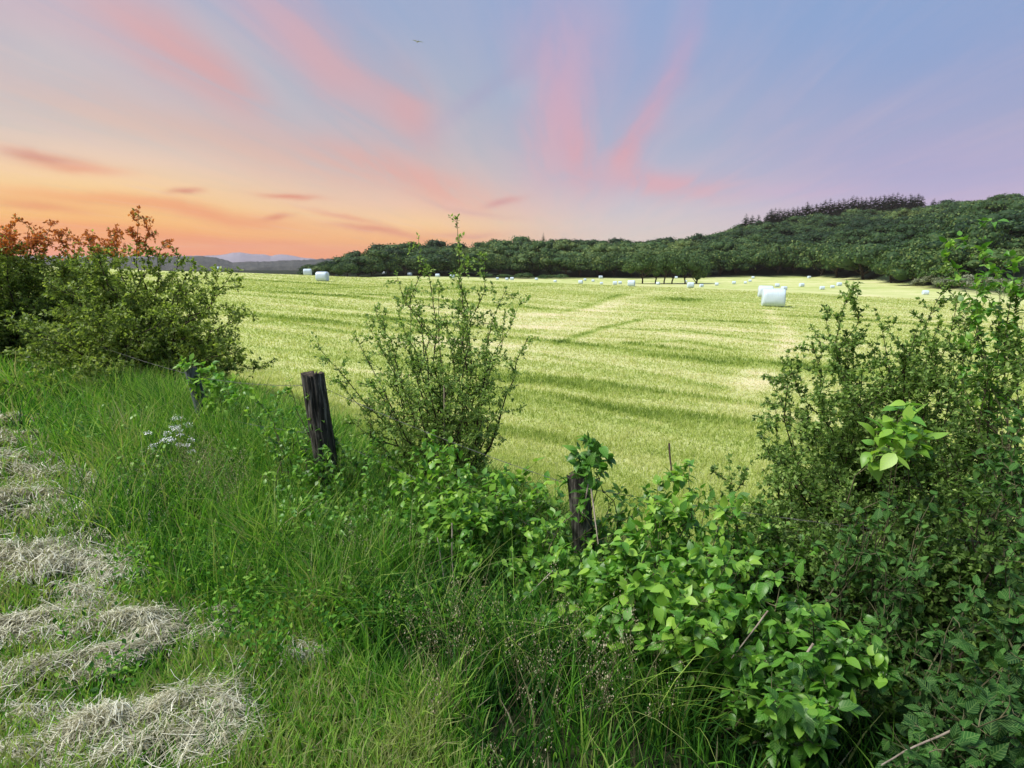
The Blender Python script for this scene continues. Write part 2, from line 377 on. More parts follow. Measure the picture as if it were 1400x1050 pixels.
M_conif = leafmat('conifer_needles', [(0, (.014, .045, .020)), (1, (.035, .085, .038))], .08, .9, .0)
M_clump = leafmat('field_tree_leaves', [(0, (.022, .055, .018)), (.5, (.065, .125, .035)), (1, (.16, .22, .06))], .22, .6, .2)
M_shrubpale = leafmat('pale_shrub_leaf', [(0, (.07, .10, .05)), (.5, (.18, .21, .13)), (1, (.34, .35, .26))], .2, .7, .2)
def plainmat(name, c, rough=.5, spec=.4):
    m, t = newmat(name); pb = t.nodes.new('ShaderNodeBsdfPrincipled'); pb.inputs['Base Color'].default_value = (*c, 1)
    pb.inputs['Roughness'].default_value = rough; pb.inputs['Specular IOR Level'].default_value = spec; link_out(t, pb.outputs[0]); return m
M_petal = plainmat('petal_white', (.82, .82, .80), .7)
M_wire = plainmat('wire_galvanised', (.12, .12, .115), .6)
M_bird = plainmat('bird_grey', (.32, .33, .40), .8)

# ground material: attributes give field tone and zone
M_ground, t = newmat('ground')
a1 = t.nodes.new('ShaderNodeAttribute'); a1.attribute_name = 'tone'
a2 = t.nodes.new('ShaderNodeAttribute'); a2.attribute_name = 'zone'
a3 = t.nodes.new('ShaderNodeAttribute'); a3.attribute_name = 'wood'
tg = t.nodes.new('ShaderNodeTexCoord')
nz = t.nodes.new('ShaderNodeTexNoise'); nz.inputs['Scale'].default_value = 6; nz.inputs['Detail'].default_value = 8; nz.inputs['Roughness'].default_value = .7
t.links.new(tg.outputs['Object'], nz.inputs['Vector'])
mpp = t.nodes.new('ShaderNodeMapping'); mpp.inputs['Rotation'].default_value = (0, 0, -SW); mpp.inputs['Scale'].default_value = (.35, 2.6, 1)
t.links.new(tg.outputs['Object'], mpp.inputs[0])
nw = t.nodes.new('ShaderNodeTexNoise'); nw.inputs['Scale'].default_value = 1.0; nw.inputs['Detail'].default_value = 6; nw.inputs['Roughness'].default_value = .6; nw.inputs['Distortion'].default_value = .6
t.links.new(mpp.outputs[0], nw.inputs['Vector'])
def mm(op, a, b, c=None):
    n = t.nodes.new('ShaderNodeMath'); n.operation = op
    for i, v in enumerate((a, b, c)):
        if v is None: continue
        if isinstance(v, (int, float)): n.inputs[i].default_value = v
        else: t.links.new(v, n.inputs[i])
    return n.outputs[0]
tn = mm('ADD', a1.outputs['Fac'], mm('MULTIPLY_ADD', nz.outputs['Fac'], .5, -.25))
tn = mm('ADD', tn, mm('MULTIPLY_ADD', nw.outputs['Fac'], .4, -.2))
cf = mramp(t, tn, [(0, (.10, .165, .03)), (.3, (.21, .28, .05)), (.55, (.385, .445, .14)), (.8, (.53, .54, .25)), (1, (.66, .58, .36))])
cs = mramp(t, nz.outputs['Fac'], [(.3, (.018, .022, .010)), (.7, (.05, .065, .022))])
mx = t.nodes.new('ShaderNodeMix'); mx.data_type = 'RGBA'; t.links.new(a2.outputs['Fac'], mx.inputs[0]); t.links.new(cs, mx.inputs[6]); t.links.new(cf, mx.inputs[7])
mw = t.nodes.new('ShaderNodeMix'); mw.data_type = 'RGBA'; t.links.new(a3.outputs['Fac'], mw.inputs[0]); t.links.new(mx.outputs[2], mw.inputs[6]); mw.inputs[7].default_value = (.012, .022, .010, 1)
pb = t.nodes.new('ShaderNodeBsdfPrincipled'); pb.inputs['Roughness'].default_value = .9; pb.inputs['Specular IOR Level'].default_value = .15
t.links.new(mw.outputs[2], pb.inputs['Base Color'])
bp = t.nodes.new('ShaderNodeBump'); bp.inputs['Strength'].default_value = .7; bp.inputs['Distance'].default_value = .12
hh = mm('ADD', mm('MULTIPLY', nz.outputs['Fac'], .5), nw.outputs['Fac'])
t.links.new(hh, bp.inputs['Height']); t.links.new(bp.outputs[0], pb.inputs['Normal']); link_out(t, pb.outputs[0])

# one ground sheet, finest near the viewpoint, reaching the horizon
NA, NR = 700, 420
az = np.concatenate([np.linspace(-pi, R(-52), 60, endpoint=False), np.linspace(R(-52), R(52), NA), np.linspace(R(52), pi, 60)[1:]])
rad = np.concatenate([[0.02], .4 * (5200 / .4) ** np.linspace(0, 1, NR)])
AA, RR = np.meshgrid(az, rad, indexing='ij')
gx = RR * np.sin(AA); gy = RR * np.cos(AA)
gz = H(gx, gy)
gz = np.where(gy < .0, np.where(np.hypot(gx, gy) > 40, gz * 0 - .5, gz), gz)
gs = sdist(gx, gy)
na, nr = AA.shape
idx = np.arange(na * nr).reshape(na, nr)
fq = np.stack([idx[:-1, :-1], idx[1:, :-1], idx[1:, 1:], idx[:-1, 1:]], -1).reshape(-1, 4)
tpx = 700 + F * np.clip(gx / np.maximum(gy, 1), -2.2, 2.2) * .985
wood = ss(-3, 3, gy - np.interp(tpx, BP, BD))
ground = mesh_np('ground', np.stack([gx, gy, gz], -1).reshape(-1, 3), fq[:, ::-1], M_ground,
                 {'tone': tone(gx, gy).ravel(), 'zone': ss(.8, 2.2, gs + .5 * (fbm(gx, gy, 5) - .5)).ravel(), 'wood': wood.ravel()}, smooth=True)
tag(ground, kind='structure')

# ------------------------------------------------------------------ distant ridges and mountains
def ridge(name, tab, dist, thick, mat, seed, amp, nx=500, x0=None):
    tab = np.array(tab, float); pxs = np.linspace(tab[0, 0], tab[-1, 0], nx)
    top = np.interp(pxs, tab[:, 0], tab[:, 1])
    xs, ys, ks = ray(pxs, top); X0 = xs / ys * dist; zt = EYE + ks / ys * dist
    zt = zt + amp * (fbm(pxs * .25, pxs * 0 + seed, seed, 4) - .5) * 2
    rows = []
    prof = [(-1.0, -.25), (-.9, .3), (-.75, .6), (-.5, .88), (0, 1), (.3, .8), (.6, .45), (1, -.25)]
    for j, (dy, k) in enumerate(prof):
        zz_ = np.where(k > 0, -12 + (zt + 12) * k, -30) + (0 if k == 1 else 1) * amp * .6 * (fbm(pxs * .3, pxs * 0 + j * 3.3, seed + 5, 3) - .5)
        sc_ = (dist + dy * thick) / dist
        rows.append(np.stack([X0 * sc_, np.full(nx, dist + dy * thick), zz_], -1))
    V = np.concatenate(rows); k = len(prof); ii = np.arange(k * nx).reshape(k, nx)
    Fq = np.stack([ii[:-1, :-1], ii[:-1, 1:], ii[1:, 1:], ii[1:, :-1]], -1).reshape(-1, 4)
    o = mesh_np(name, V, Fq, mat, smooth=False); tag(o, kind='structure'); return o
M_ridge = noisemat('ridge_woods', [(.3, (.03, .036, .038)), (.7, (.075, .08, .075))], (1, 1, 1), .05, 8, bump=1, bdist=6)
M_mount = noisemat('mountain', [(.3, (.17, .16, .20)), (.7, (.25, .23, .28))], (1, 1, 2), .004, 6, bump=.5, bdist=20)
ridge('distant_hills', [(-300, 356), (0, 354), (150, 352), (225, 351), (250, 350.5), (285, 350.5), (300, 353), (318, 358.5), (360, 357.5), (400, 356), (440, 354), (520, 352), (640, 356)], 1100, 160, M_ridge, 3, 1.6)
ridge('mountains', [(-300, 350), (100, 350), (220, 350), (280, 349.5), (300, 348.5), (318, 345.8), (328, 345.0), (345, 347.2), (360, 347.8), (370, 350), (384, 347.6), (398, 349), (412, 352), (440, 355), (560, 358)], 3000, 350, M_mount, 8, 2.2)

# ------------------------------------------------------------------ foliage building blocks
def unit(v): return v / np.maximum(np.linalg.norm(v, axis=-1, keepdims=True), 1e-9)
def rnd(n): return unit(rng.normal(size=(n, 3)))
LEAF_S = (np.array([[0, 0, 0], [-.28, .45, .07], [0, .42, 0], [.28, .45, .07], [0, 1, -.02]], float), np.array([[0, 2, 4, 1], [0, 3, 4, 2]]))
def broad_template():
    al = np.array([0, .14, .34, .58, .8, 1.0]); wd = np.array([.02, .22, .31, .27, .14, .0])
    V = []; ac = []; alo = []
    for a, w in zip(al, wd):
        for s_ in (-1, 0, 1):
            V.append((s_ * w, a, .13 * abs(s_) * w * 3 * .6 - .30 * a * a + .06 * a)); ac.append(s_ * w / .31); alo.append(a)
    Fq = []
    for i in range(5):
        for j in range(2):
            b = i * 3 + j; Fq.append((b, b + 1, b + 4, b + 3))
    return np.array(V), np.array(Fq), np.array(ac), np.array(alo)
BV, BF, BAC, BAL = broad_template()
def leaves(name, pos, direc, nrm, size, v, mat, parent, broad=False, loc=None):
    n = len(pos)
    if broad: T, Fq = BV, BF
    else: T, Fq = LEAF_S
    y = unit(direc); x = unit(np.cross(y, nrm)); z = np.cross(x, y)
    sz = size[:, None, None]
    curl = 1 + .8 * rng.normal(size=(n, 1, 1)) * (1 if broad else 0)
    V = pos[:, None, :] + sz * (T[None, :, 0:1] * x[:, None, :] + T[None, :, 1:2] * y[:, None, :] + T[None, :, 2:3] * curl * z[:, None, :])
    k = len(T); FF = (Fq[None] + (np.arange(n) * k)[:, None, None]).reshape(-1, 4)
    at = {'v': np.repeat(v, k)}
    if broad: at['across'] = np.tile(BAC, n); at['along'] = np.tile(BAL, n)
    V = V.reshape(-1, 3)
    if loc is not None: V = V - np.asarray(loc)
    return mesh_np(name, V, FF, mat, at, parent, smooth=broad)

def tubes(name, polys, mat, parent, sides=5, loc=None):
    """polys: list of (pts (k,3), radii (k,))"""
    VV = []; FF = []; b = 0
    ang = np.linspace(0, 2 * pi, sides, endpoint=False)
    for pts, rr_ in polys:
        pts = np.asarray(pts, float); k = len(pts)
        d = unit(np.gradient(pts, axis=0)); ref = np.array([.31, .17, .93]) if abs(d[0][2]) < .8 else np.array([.93, .17, .31])
        x = unit(np.cross(d, ref)); y = np.cross(d, x)
        ring = pts[:, None, :] + np.asarray(rr_)[:, None, None] * (np.cos(ang)[None, :, None] * x[:, None, :] + np.sin(ang)[None, :, None] * y[:, None, :])
        VV.append(ring.reshape(-1, 3))
        ii = b + np.arange(k * sides).reshape(k, sides); jj = np.roll(ii, -1, axis=1)
        FF.append(np.stack([ii[:-1], jj[:-1], jj[1:], ii[1:]], -1).reshape(-1, 4)); b += k * sides
    V = np.concatenate(VV)
    if loc is not None: V = V - np.asarray(loc)
    return mesh_np(name, V, np.concatenate(FF), mat, parent=parent, smooth=True)

def bez(a, b, bow, n=9, wob=.03):
    a = np.asarray(a, float); b = np.asarray(b, float); t_ = np.linspace(0, 1, n)[:, None]; ln = np.linalg.norm(b - a)
    m = (a + b) / 2 + np.asarray(bow) * ln
    p = (1 - t_) ** 2 * a + 2 * t_ * (1 - t_) * m + t_ ** 2 * b
    w = rng.normal(size=(n, 3)) * wob * ln * np.sin(t_ * pi) ** .5
    w[0] = 0
    return p + w
def shrub(name, base, tips, label, cat, group=None, leaf_mat=None, bark=None, r0=.018, twigs=14, twig_len=.30, sub=3, leaf=.02, per=5, spread=1.0,
          start=.25, broad=False, halo_red=0.0, vlo=.15, vhi=.8, droop=0.0, leafgap=.03, tipfac=1.0, bunch=.5, bow=.12):
    base = np.asarray(base, float)
    root = empty(name, base)
    tag(root, label, cat, group)
    big = []; small = []; nodes = []
    for tp in tips:
        n0 = len(nodes)
        b0 = base + np.array([rng.normal() * .05 * spread, rng.normal() * .05 * spread, -.03])
        tp = np.asarray(tp, float); ln = np.linalg.norm(tp - b0)
        st = bez(b0, tp, (np.array([tp[0] - b0[0], tp[1] - b0[1], 0]) / max(ln, .01)) * bow * -1 + rng.normal(size=3) * .05, 10, .026)
        rr_ = r0 * np.linspace(1, .14, 10) * rng.uniform(.7, 1.1)
        big.append((st, rr_))
        def walk(poly, t0, nk, length, depth, rad):
            k = len(poly)
            for i in range(nk):
                tt = t0 + (1 - t0) * (i + rng.uniform(.1, .9)) / nk
                f = tt * (k - 1); i0 = min(int(f), k - 2); p = poly[i0] + (poly[i0 + 1] - poly[i0]) * (f - i0)
                ax = unit(poly[i0 + 1] - poly[i0])
                d = unit(ax * .55 + rnd(1)[0] * .95 + np.array([0, 0, .18 - droop]))
                l_ = length * rng.uniform(.5, 1.15) * (1.15 - .75 * (tt - t0) / (1 - t0 + 1e-6))
                e = p + d * l_
                tw = bez(p, e, rng.normal(size=3) * .10 + np.array([0, 0, -.05 * droop]), 5, .03)
                (big if depth == 0 and l_ > .5 else small).append((tw, rad * np.linspace(1, .3, 5)))
                if depth < 1 and sub: walk(tw, .2, sub, length * .45, depth + 1, rad * .55)
                m = max(2, int(l_ / leafgap))
                for j in range(m):
                    q = (j + rng.uniform(.3, 1)) / m * 4; j0 = min(int(q), 3)
                    nodes.append((*(tw[j0] + (tw[j0 + 1] - tw[j0]) * (q - j0)), *unit(tw[j0 + 1] - tw[j0])))
        walk(st, start, twigs, twig_len, 0, max(.0014, r0 * .22))
        m = max(3, int(ln * (1 - start) * .7 / leafgap))
        for j in range(m):
            f = (start + (1 - start) * (j + .5) / m) * 9; j0 = min(int(f), 8)
            nodes.append((*(st[j0] + (st[j0 + 1] - st[j0]) * (f - j0)), *unit(st[j0 + 1] - st[j0])))
        nodes.append((*st[-1], *unit(st[-1] - st[-2])))
    nd = np.array(nodes); n = len(nd)
    pos = np.repeat(nd[:, :3], per, 0); ax = np.repeat(nd[:, 3:], per, 0); n = len(pos)
    d = unit(ax * (.55 * bunch * 2) + rnd(n) * .9 + np.array([0, 0, .12 - droop]))
    nr_ = unit(np.array([0, 0, 1.0]) + rnd(n) * (.55 if broad else .9))
    size = leaf * rng.uniform(.35 if broad else .55, 1.35 if broad else 1.25, n)
    cl = np.repeat(rng.uniform(-.16, .16, len(nd)), per)
    hgt = (pos[:, 2] - base[2]); hgt = hgt / max(hgt.max(), .01)
    v = np.clip(vlo + (vhi - vlo) * rng.uniform(0, 1, n) + cl, 0, .88 if not broad else 1)
    if halo_red > 0:
        msk = rng.uniform(0, 1, n) < np.clip((pos[:, 2] - 1.68) / .28, 0, .92)  # young-shoot rust and sunset halo put into leaf colour above a set height
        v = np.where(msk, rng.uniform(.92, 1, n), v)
    pos = pos + rnd(n) * leaf * .2
    tubes('branches', big + small, bark or M_twig, root, 5, base)
    leaves('foliage', pos, d, nr_, size, v, leaf_mat or M_haw, root, broad, base)
    return root, n

def dome(c, rx, ry, h, n, jit=.15, low=.15, arc=(0, 2 * pi)):
    out = []
    for i in range(n):
        a = rng.uniform(*arc); e = math.asin(rng.uniform(low, 1)); k = rng.uniform(1 - jit, 1 + jit) 
        out.append(np.array([c[0] + rx * k * math.cos(a) * math.cos(e), c[1] + ry * k * math.sin(a) * math.cos(e), c[2] + h * k * math.sin(e)]))
    return out
NL = 0
#@SHRUBS

# ---- hawthorn standing on the fence line, centre
b = G(612, 700); yb_ = 4.35
b = np.array([(606 - 700) / F * yb_ * 1.0, yb_, 0]); b[2] = H(b[0], b[1])
tp = [(572, 322, 4.4), (625, 306, 4.3), (628, 345, 4.2), (664, 350, 4.35), (692, 395, 4.4), (712, 412, 4.2), (541, 372, 4.3), (512, 418, 4.5), (500, 440, 4.1), (484, 455, 4.4), (436, 476, 4.3),
      (560, 395, 4.7), (600, 395, 4.0), (648, 420, 4.0), (668, 445, 4.6), (722, 462, 4.25), (575, 450, 3.9), (530, 470, 4.7), (690, 540, 4.4), (465, 520, 4.3), (505, 520, 4.0), (620, 470, 4.6), (676, 490, 4.0),
      (550, 520, 4.0), (640, 530, 3.9), (480, 575, 4.3), (585, 365, 4.5),
      (560, 480, 4.2), (590, 500, 4.5), (610, 440, 4.4), (630, 400, 4.6), (520, 440, 4.4), (545, 430, 4.1), (655, 480, 4.3), (570, 540, 3.9), (530, 560, 4.0), (660, 570, 4.1), (500, 550, 4.4), (690, 430, 4.5)]
_, n = shrub('hawthorn_shrub', b, [P(*q) for q in tp], 'open upright hawthorn shrub with small leaves rising above the horizon right of the thick post', 'shrub', None, M_haw, M_twig,
             r0=.012, twigs=15, twig_len=.23, sub=3, leaf=.028, per=4, start=.30, leafgap=.032, vlo=.35, vhi=.88); NL += n

# ---- hedge on the left: five hawthorn bushes one behind the other
def bush(px, y, rx, ry, ztop, n, label, leaf=.04, tw=.5, extra=(), halo_red=0., twigs=12, per=4, sub=3, vlo=.1, vhi=.8, mat=None, gap=.06, low=.05):
    global NL
    x = (px - 700) / F * y * 1.0; z = float(H(x, y)); c = np.array([x, y, z]); n = int(n * 1.7)
    tips = dome(c, rx, ry, ztop - z, n, low=low, jit=.3) + [np.asarray(e) for e in extra]
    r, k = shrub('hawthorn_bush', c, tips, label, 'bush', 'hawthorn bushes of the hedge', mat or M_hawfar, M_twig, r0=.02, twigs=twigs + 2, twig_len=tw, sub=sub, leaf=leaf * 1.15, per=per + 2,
                 start=.3, halo_red=halo_red, spread=4, leafgap=gap, vlo=vlo, vhi=vhi)
    NL += k
bush(178, 8.0, 1.55, 1.2, 1.45, 46, 'broad olive green hedge bush with a tall rusty shoot on top, sunset glow put into its colour', .045, .42,
     extra=[P(190, 286, 8.0), P(205, 310, 7.9), P(225, 330, 8), P(150, 318, 8.2), P(118, 322, 8.3), P(318, 372, 7.6), P(332, 430, 7.5), P(300, 400, 7.6), P(262, 370, 7.8), P(245, 350, 8), P(328, 480, 7.4)], halo_red=.20)
bush(75, 10.5, 1.5, 1.2, 1.6, 34, 'darker hedge bush standing behind the broad olive one', .05, .5, extra=[P(105, 325, 10.4), P(78, 318, 10.5), P(72, 306, 10.5)], halo_red=.13)
bush(8, 9.8, 1.35, 1.3, 1.75, 34, 'hedge bush at the left edge of the photo above the grass bank', .05, .5, extra=[P(12, 312, 9.8), P(40, 308, 9.9), P(52, 325, 9.9)], halo_red=.12, vlo=.05, vhi=.7)
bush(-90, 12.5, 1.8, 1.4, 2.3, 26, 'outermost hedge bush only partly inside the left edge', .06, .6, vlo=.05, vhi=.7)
bush(130, 13.5, 1.8, 1.5, 1.7, 26, 'rearmost hedge bush seen only above the others', .06, .6, extra=[P(128, 326, 13.4), P(160, 322, 13.4)], halo_red=.15)

# ---- big thicket on the right
def rightbush(px, y, rx, ry, ztop, n, label, name='hawthorn_bush', extra=(), leaf=.024, tw=.32, mat=None, vlo=.1, vhi=.85, twigs=12, per=4, sub=3, gap=.035, broad=False, zb=None, low=.0, bark=None, group='bushes of the thicket on the right', r0=.016, droop=0, start_=.3):
    global NL
    x = (px - 700) / F * y; z = float(H(x, y)) if zb is None else zb; c = np.array([x, y, z])
    n = int(n * 1.8) if n > 5 else n
    tips = (dome(c, rx, ry, ztop - z, n, low=low, jit=.3) if n else []) + [np.asarray(e) for e in extra]
    r, k = shrub(name, c, tips, label, 'bush', group, mat or M_haw, bark or M_twig, r0=r0 * .75, twigs=twigs + 2, twig_len=tw, sub=sub, leaf=leaf * (1.15 if broad else 1.18), per=per + (0 if broad else 4), start=start_, spread=3, leafgap=gap, vlo=vlo, vhi=vhi, broad=broad, droop=droop)
    NL += k
rightbush(1225, 3.9, .88, .6, 1.14, 44, 'olive small-leaved thorn bush with bare twigs reaching left over the field', extra=[P(1080, 500, 3.6), P(1062, 570, 3.5), P(1110, 470, 3.8), P(1205, 445, 3.8), P(1155, 455, 3.9), P(1310, 405, 3.8), P(1285, 440, 3.8), P(1255, 448, 3.7), P(1085, 630, 3.4), P(1120, 540, 3.5), P(1180, 500, 3.4), P(1060, 700, 3.5), P(1140, 500, 3.6), P(1160, 530, 3.7), P(1240, 470, 3.6), P(1220, 500, 3.5), P(1100, 590, 3.4), P(1275, 480, 3.6), P(1330, 470, 3.7), P(1300, 500, 3.5), P(1190, 470, 3.9), P(1130, 600, 3.4)])
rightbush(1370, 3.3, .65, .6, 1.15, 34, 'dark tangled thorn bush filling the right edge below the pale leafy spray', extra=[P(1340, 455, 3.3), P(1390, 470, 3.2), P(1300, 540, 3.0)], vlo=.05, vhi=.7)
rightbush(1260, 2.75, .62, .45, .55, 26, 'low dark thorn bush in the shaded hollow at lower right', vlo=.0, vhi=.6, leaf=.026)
rightbush(1400, 2.3, .4, .4, .35, 16, 'nearest bush in the lower right corner, leaves darkened for shade', vlo=.0, vhi=.55, leaf=.028)  # leaf range lowered so the colour carries the corner's shadow
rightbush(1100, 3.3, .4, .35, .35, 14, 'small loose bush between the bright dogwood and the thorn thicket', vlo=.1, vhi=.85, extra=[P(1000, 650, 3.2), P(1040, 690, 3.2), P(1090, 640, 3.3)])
rightbush(1440, 3.4, .3, .3, 1.3, 3, 'tall pale green leafy spray hanging over the field at the right edge', 'leafy_shrub', extra=[P(1343, 300, 3.3), P(1322, 335, 3.3), P(1385, 350, 3.2), P(1368, 372, 3.3), P(1350, 395, 3.3), P(1335, 385, 3.2), P(1395, 395, 3.2), P(1292, 330, 3.25)],
          leaf=.038, tw=.16, mat=M_broad, broad=True, per=2, sub=1, gap=.035, vlo=.3, vhi=.9, bark=M_stem, group=None, r0=.008, start_=.72, twigs=7)

# ---- dogwood with large bright leaves
def dog(px, y, tips, label, leaf=.06, tw=.22, twigs=6, per=3, sub=1, gap=.06, vlo=.2, vhi=1, mat=None, droop=.12, name='dogwood_shrub', r0=.009, cat='shrub', start=.35, zb=None, group='broad-leaved shrubs along the fence', extra_=0, dup_=1):
    global NL
    x = (px - 700) / F * y; z = float(H(x, y)) if zb is None else zb; c = np.array([x, y, z])
    if extra_: tips = list(tips) + [(q[0] + rng.normal() * extra_, q[1] + rng.normal() * extra_ * .7 + 8, q[2] + rng.normal() * .12) for q in tips for _ in range(dup_)]
    r, k = shrub(name, c, [P(*q) for q in tips], label, cat, group, mat or M_broad, M_stem, r0=r0, twigs=twigs, twig_len=tw, sub=sub, leaf=leaf, per=per, start=start, spread=2.5, leafgap=gap, vlo=vlo, vhi=vhi, broad=True, droop=droop, bunch=.4)
    NL += k
dog(640, 3.7, [(590, 590, 3.9), (615, 610, 3.7), (640, 640, 3.5), (570, 660, 3.6), (600, 690, 3.4), (660, 680, 3.4), (700, 680, 3.4), (730, 690, 3.5), (560, 700, 3.5), (620, 720, 3.3), (670, 720, 3.3), (690, 640, 3.7), (720, 650, 3.7), (745, 670, 3.6), (590, 740, 3.3), (640, 760, 3.2), (560, 620, 3.9), (655, 700, 3.3)],
    'pale bright-leaved dogwood below the open hawthorn and left of the half-hidden post', leaf=.050, twigs=9, extra_=24, dup_=2, vlo=.25, per=2)
dog(900, 2.75, [(850, 740, 2.7), (880, 720, 2.8), (920, 700, 2.9), (960, 670, 3.0), (990, 700, 2.9), (830, 780, 2.6), (870, 790, 2.5), (910, 770, 2.5), (950, 760, 2.6), (1000, 760, 2.6), (1030, 760, 2.7), (900, 830, 2.4), (940, 820, 2.4), (980, 810, 2.4), (780, 800, 2.6), (760, 840, 2.6), (820, 850, 2.5), (1040, 800, 2.5), (860, 860, 2.4), (920, 880, 2.3), (950, 890, 2.3), (1000, 860, 2.4), (900, 660, 3.1), (935, 645, 3.1), (740, 870, 2.7)],
    'large bright green dogwood in the foreground right of the half-hidden post', leaf=.054, twigs=8, extra_=28, dup_=1, vlo=.2, per=3)
dog(1090, 2.3, [(1110, 830, 2.3), (1140, 850, 2.3), (1180, 870, 2.25), (1160, 900, 2.2), (1060, 850, 2.3), (1100, 900, 2.15), (1130, 940, 2.1), (1080, 950, 2.1), (1050, 900, 2.2), (1120, 990, 2.0), (1150, 970, 2.05), (1195, 890, 2.25), (1030, 930, 2.2), (1090, 790, 2.5)],
    'dark green dogwood hanging over the shaded hollow below the bright one', leaf=.054, vlo=.0, vhi=.75, droop=.25, twigs=8, extra_=28, dup_=1, per=3)
dog(1232, 2.9, [(1235, 556, 2.7), (1205, 585, 2.7), (1262, 590, 2.7), (1240, 580, 2.6), (1250, 570, 2.8)],
    'bright sprig of large leaves poking out of the thorn thicket', leaf=.085, twigs=3, tw=.10, per=2, start=.88, sub=0, gap=.05, vlo=.5, vhi=1, name='leafy_shoot', cat='shoot')
dog(500, 3.9, [(455, 640, 3.95), (475, 610, 4.0), (500, 650, 3.8), (520, 690, 3.7), (480, 690, 3.7), (440, 700, 3.55), (460, 730, 3.45), (500, 730, 3.4), (530, 720, 3.4), (420, 680, 3.6), (530, 640, 3.9), (460, 600, 4.1), (510, 610, 4.0)],
    'loose leafy bramble filling the gap between the thick post and the open hawthorn', leaf=.034, twigs=8, tw=.2, per=3, start=.3, gap=.05, vlo=.0, vhi=.85, name='bramble', extra_=22, dup_=2)
dog(760, 3.3, [(750, 720, 3.2), (775, 700, 3.3), (740, 760, 3.1), (720, 730, 3.3), (770, 760, 3.1), (830, 700, 3.3), (850, 670, 3.4), (840, 730, 3.1), (800, 770, 3.0), (870, 690, 3.3), (700, 770, 3.1)],
    'leafy bramble tangle wrapping the lower half of the half-hidden post', leaf=.048, twigs=8, tw=.2, per=2, start=.3, gap=.05, vlo=.15, vhi=.9, name='bramble', extra_=20, dup_=1)
dog(1000, 3.3, [(940, 690, 3.2), (970, 680, 3.3), (1010, 700, 3.2), (1040, 720, 3.2), (1060, 750, 3.0), (1020, 750, 3.0), (975, 720, 3.1), (1080, 720, 3.2), (1050, 690, 3.3)],
    'leafy bramble between the bright dogwood and the thorn thicket', leaf=.044, twigs=8, tw=.2, per=2, start=.3, gap=.05, vlo=.1, vhi=.85, name='bramble', extra_=20, dup_=1)
dog(1230, 2.6, [(1180, 700, 2.7), (1220, 680, 2.8), (1260, 720, 2.6), (1200, 760, 2.6), (1250, 790, 2.5), (1150, 740, 2.8), (1290, 760, 2.6), (1300, 690, 2.8), (1230, 840, 2.4), (1280, 860, 2.4)],
    'dull elder spray growing through the middle of the thorn thicket', leaf=.042, mat=M_dark, vlo=.1, vhi=.9, name='elder_shrub', twigs=7, per=2, extra_=30, dup_=1)
dog(812, 3.25, [(802, 600, 3.3), (790, 615, 3.3), (820, 612, 3.25), (800, 640, 3.2)],
    'dark leafy shoot growing over the top of the half-hidden post', leaf=.07, twigs=4, tw=.10, per=3, start=.80, sub=0, gap=.04, vlo=.05, vhi=.6, name='leafy_shoot', cat='shoot')
dog(420, 4.0, [(412, 610, 3.75), (430, 630, 3.7), (445, 615, 3.75), (400, 640, 3.7), (460, 650, 3.7), (372, 530, 4.1), (395, 520, 4.1), (385, 560, 4.0), (350, 545, 4.2), (405, 590, 3.9), (440, 560, 3.95), (432, 545, 3.95), (360, 590, 4.1), (340, 560, 4.3)],
    'thin leafy bramble scrambling round the thick fence post', leaf=.036, twigs=8, tw=.14, per=3, start=.3, gap=.06, vlo=.1, vhi=.9, name='bramble', cat='shrub')
dog(268, 5.5, [(248, 488, 5.5), (262, 492, 5.45), (275, 498, 5.4), (290, 500, 5.5), (300, 510, 5.3), (320, 515, 5.2), (335, 530, 5.1), (285, 520, 5.3)],
    'pale leafy creeper on top of the far bluish fence post', leaf=.06, twigs=4, tw=.14, per=3, start=.55, gap=.06, vlo=.4, vhi=1, name='bramble', cat='shrub')
dog(1360, 2.0, [(1340, 960, 1.9), (1370, 980, 1.85), (1395, 940, 1.9), (1320, 1000, 1.85), (1390, 1010, 1.8), (1350, 1030, 1.8), (1300, 1010, 1.95), (1400, 880, 2.0), (1330, 830, 2.3), (1380, 800, 2.3)],
    'elder shrub with dull green leaves darkened for shade in the lower right corner', leaf=.05, mat=M_dark, vlo=.0, vhi=.65, name='elder_shrub', extra_=25, dup_=1, twigs=8, per=2)  # low range puts the corner's shadow into the elder leaf colour
dog(1400, 2.7, [(1380, 600, 2.6), (1350, 620, 2.6), (1395, 640, 2.6), (1370, 560, 2.7), (1398, 570, 2.6), (1360, 660, 2.6), (1400, 720, 2.5)],
    'elder shrub with fine green leaves at the right edge among the thorns', leaf=.04, mat=M_dark, vlo=.3, vhi=1, name='elder_shrub', zb=-.6, extra_=25, dup_=1, twigs=8, per=2)
print('shrub leaves', NL)

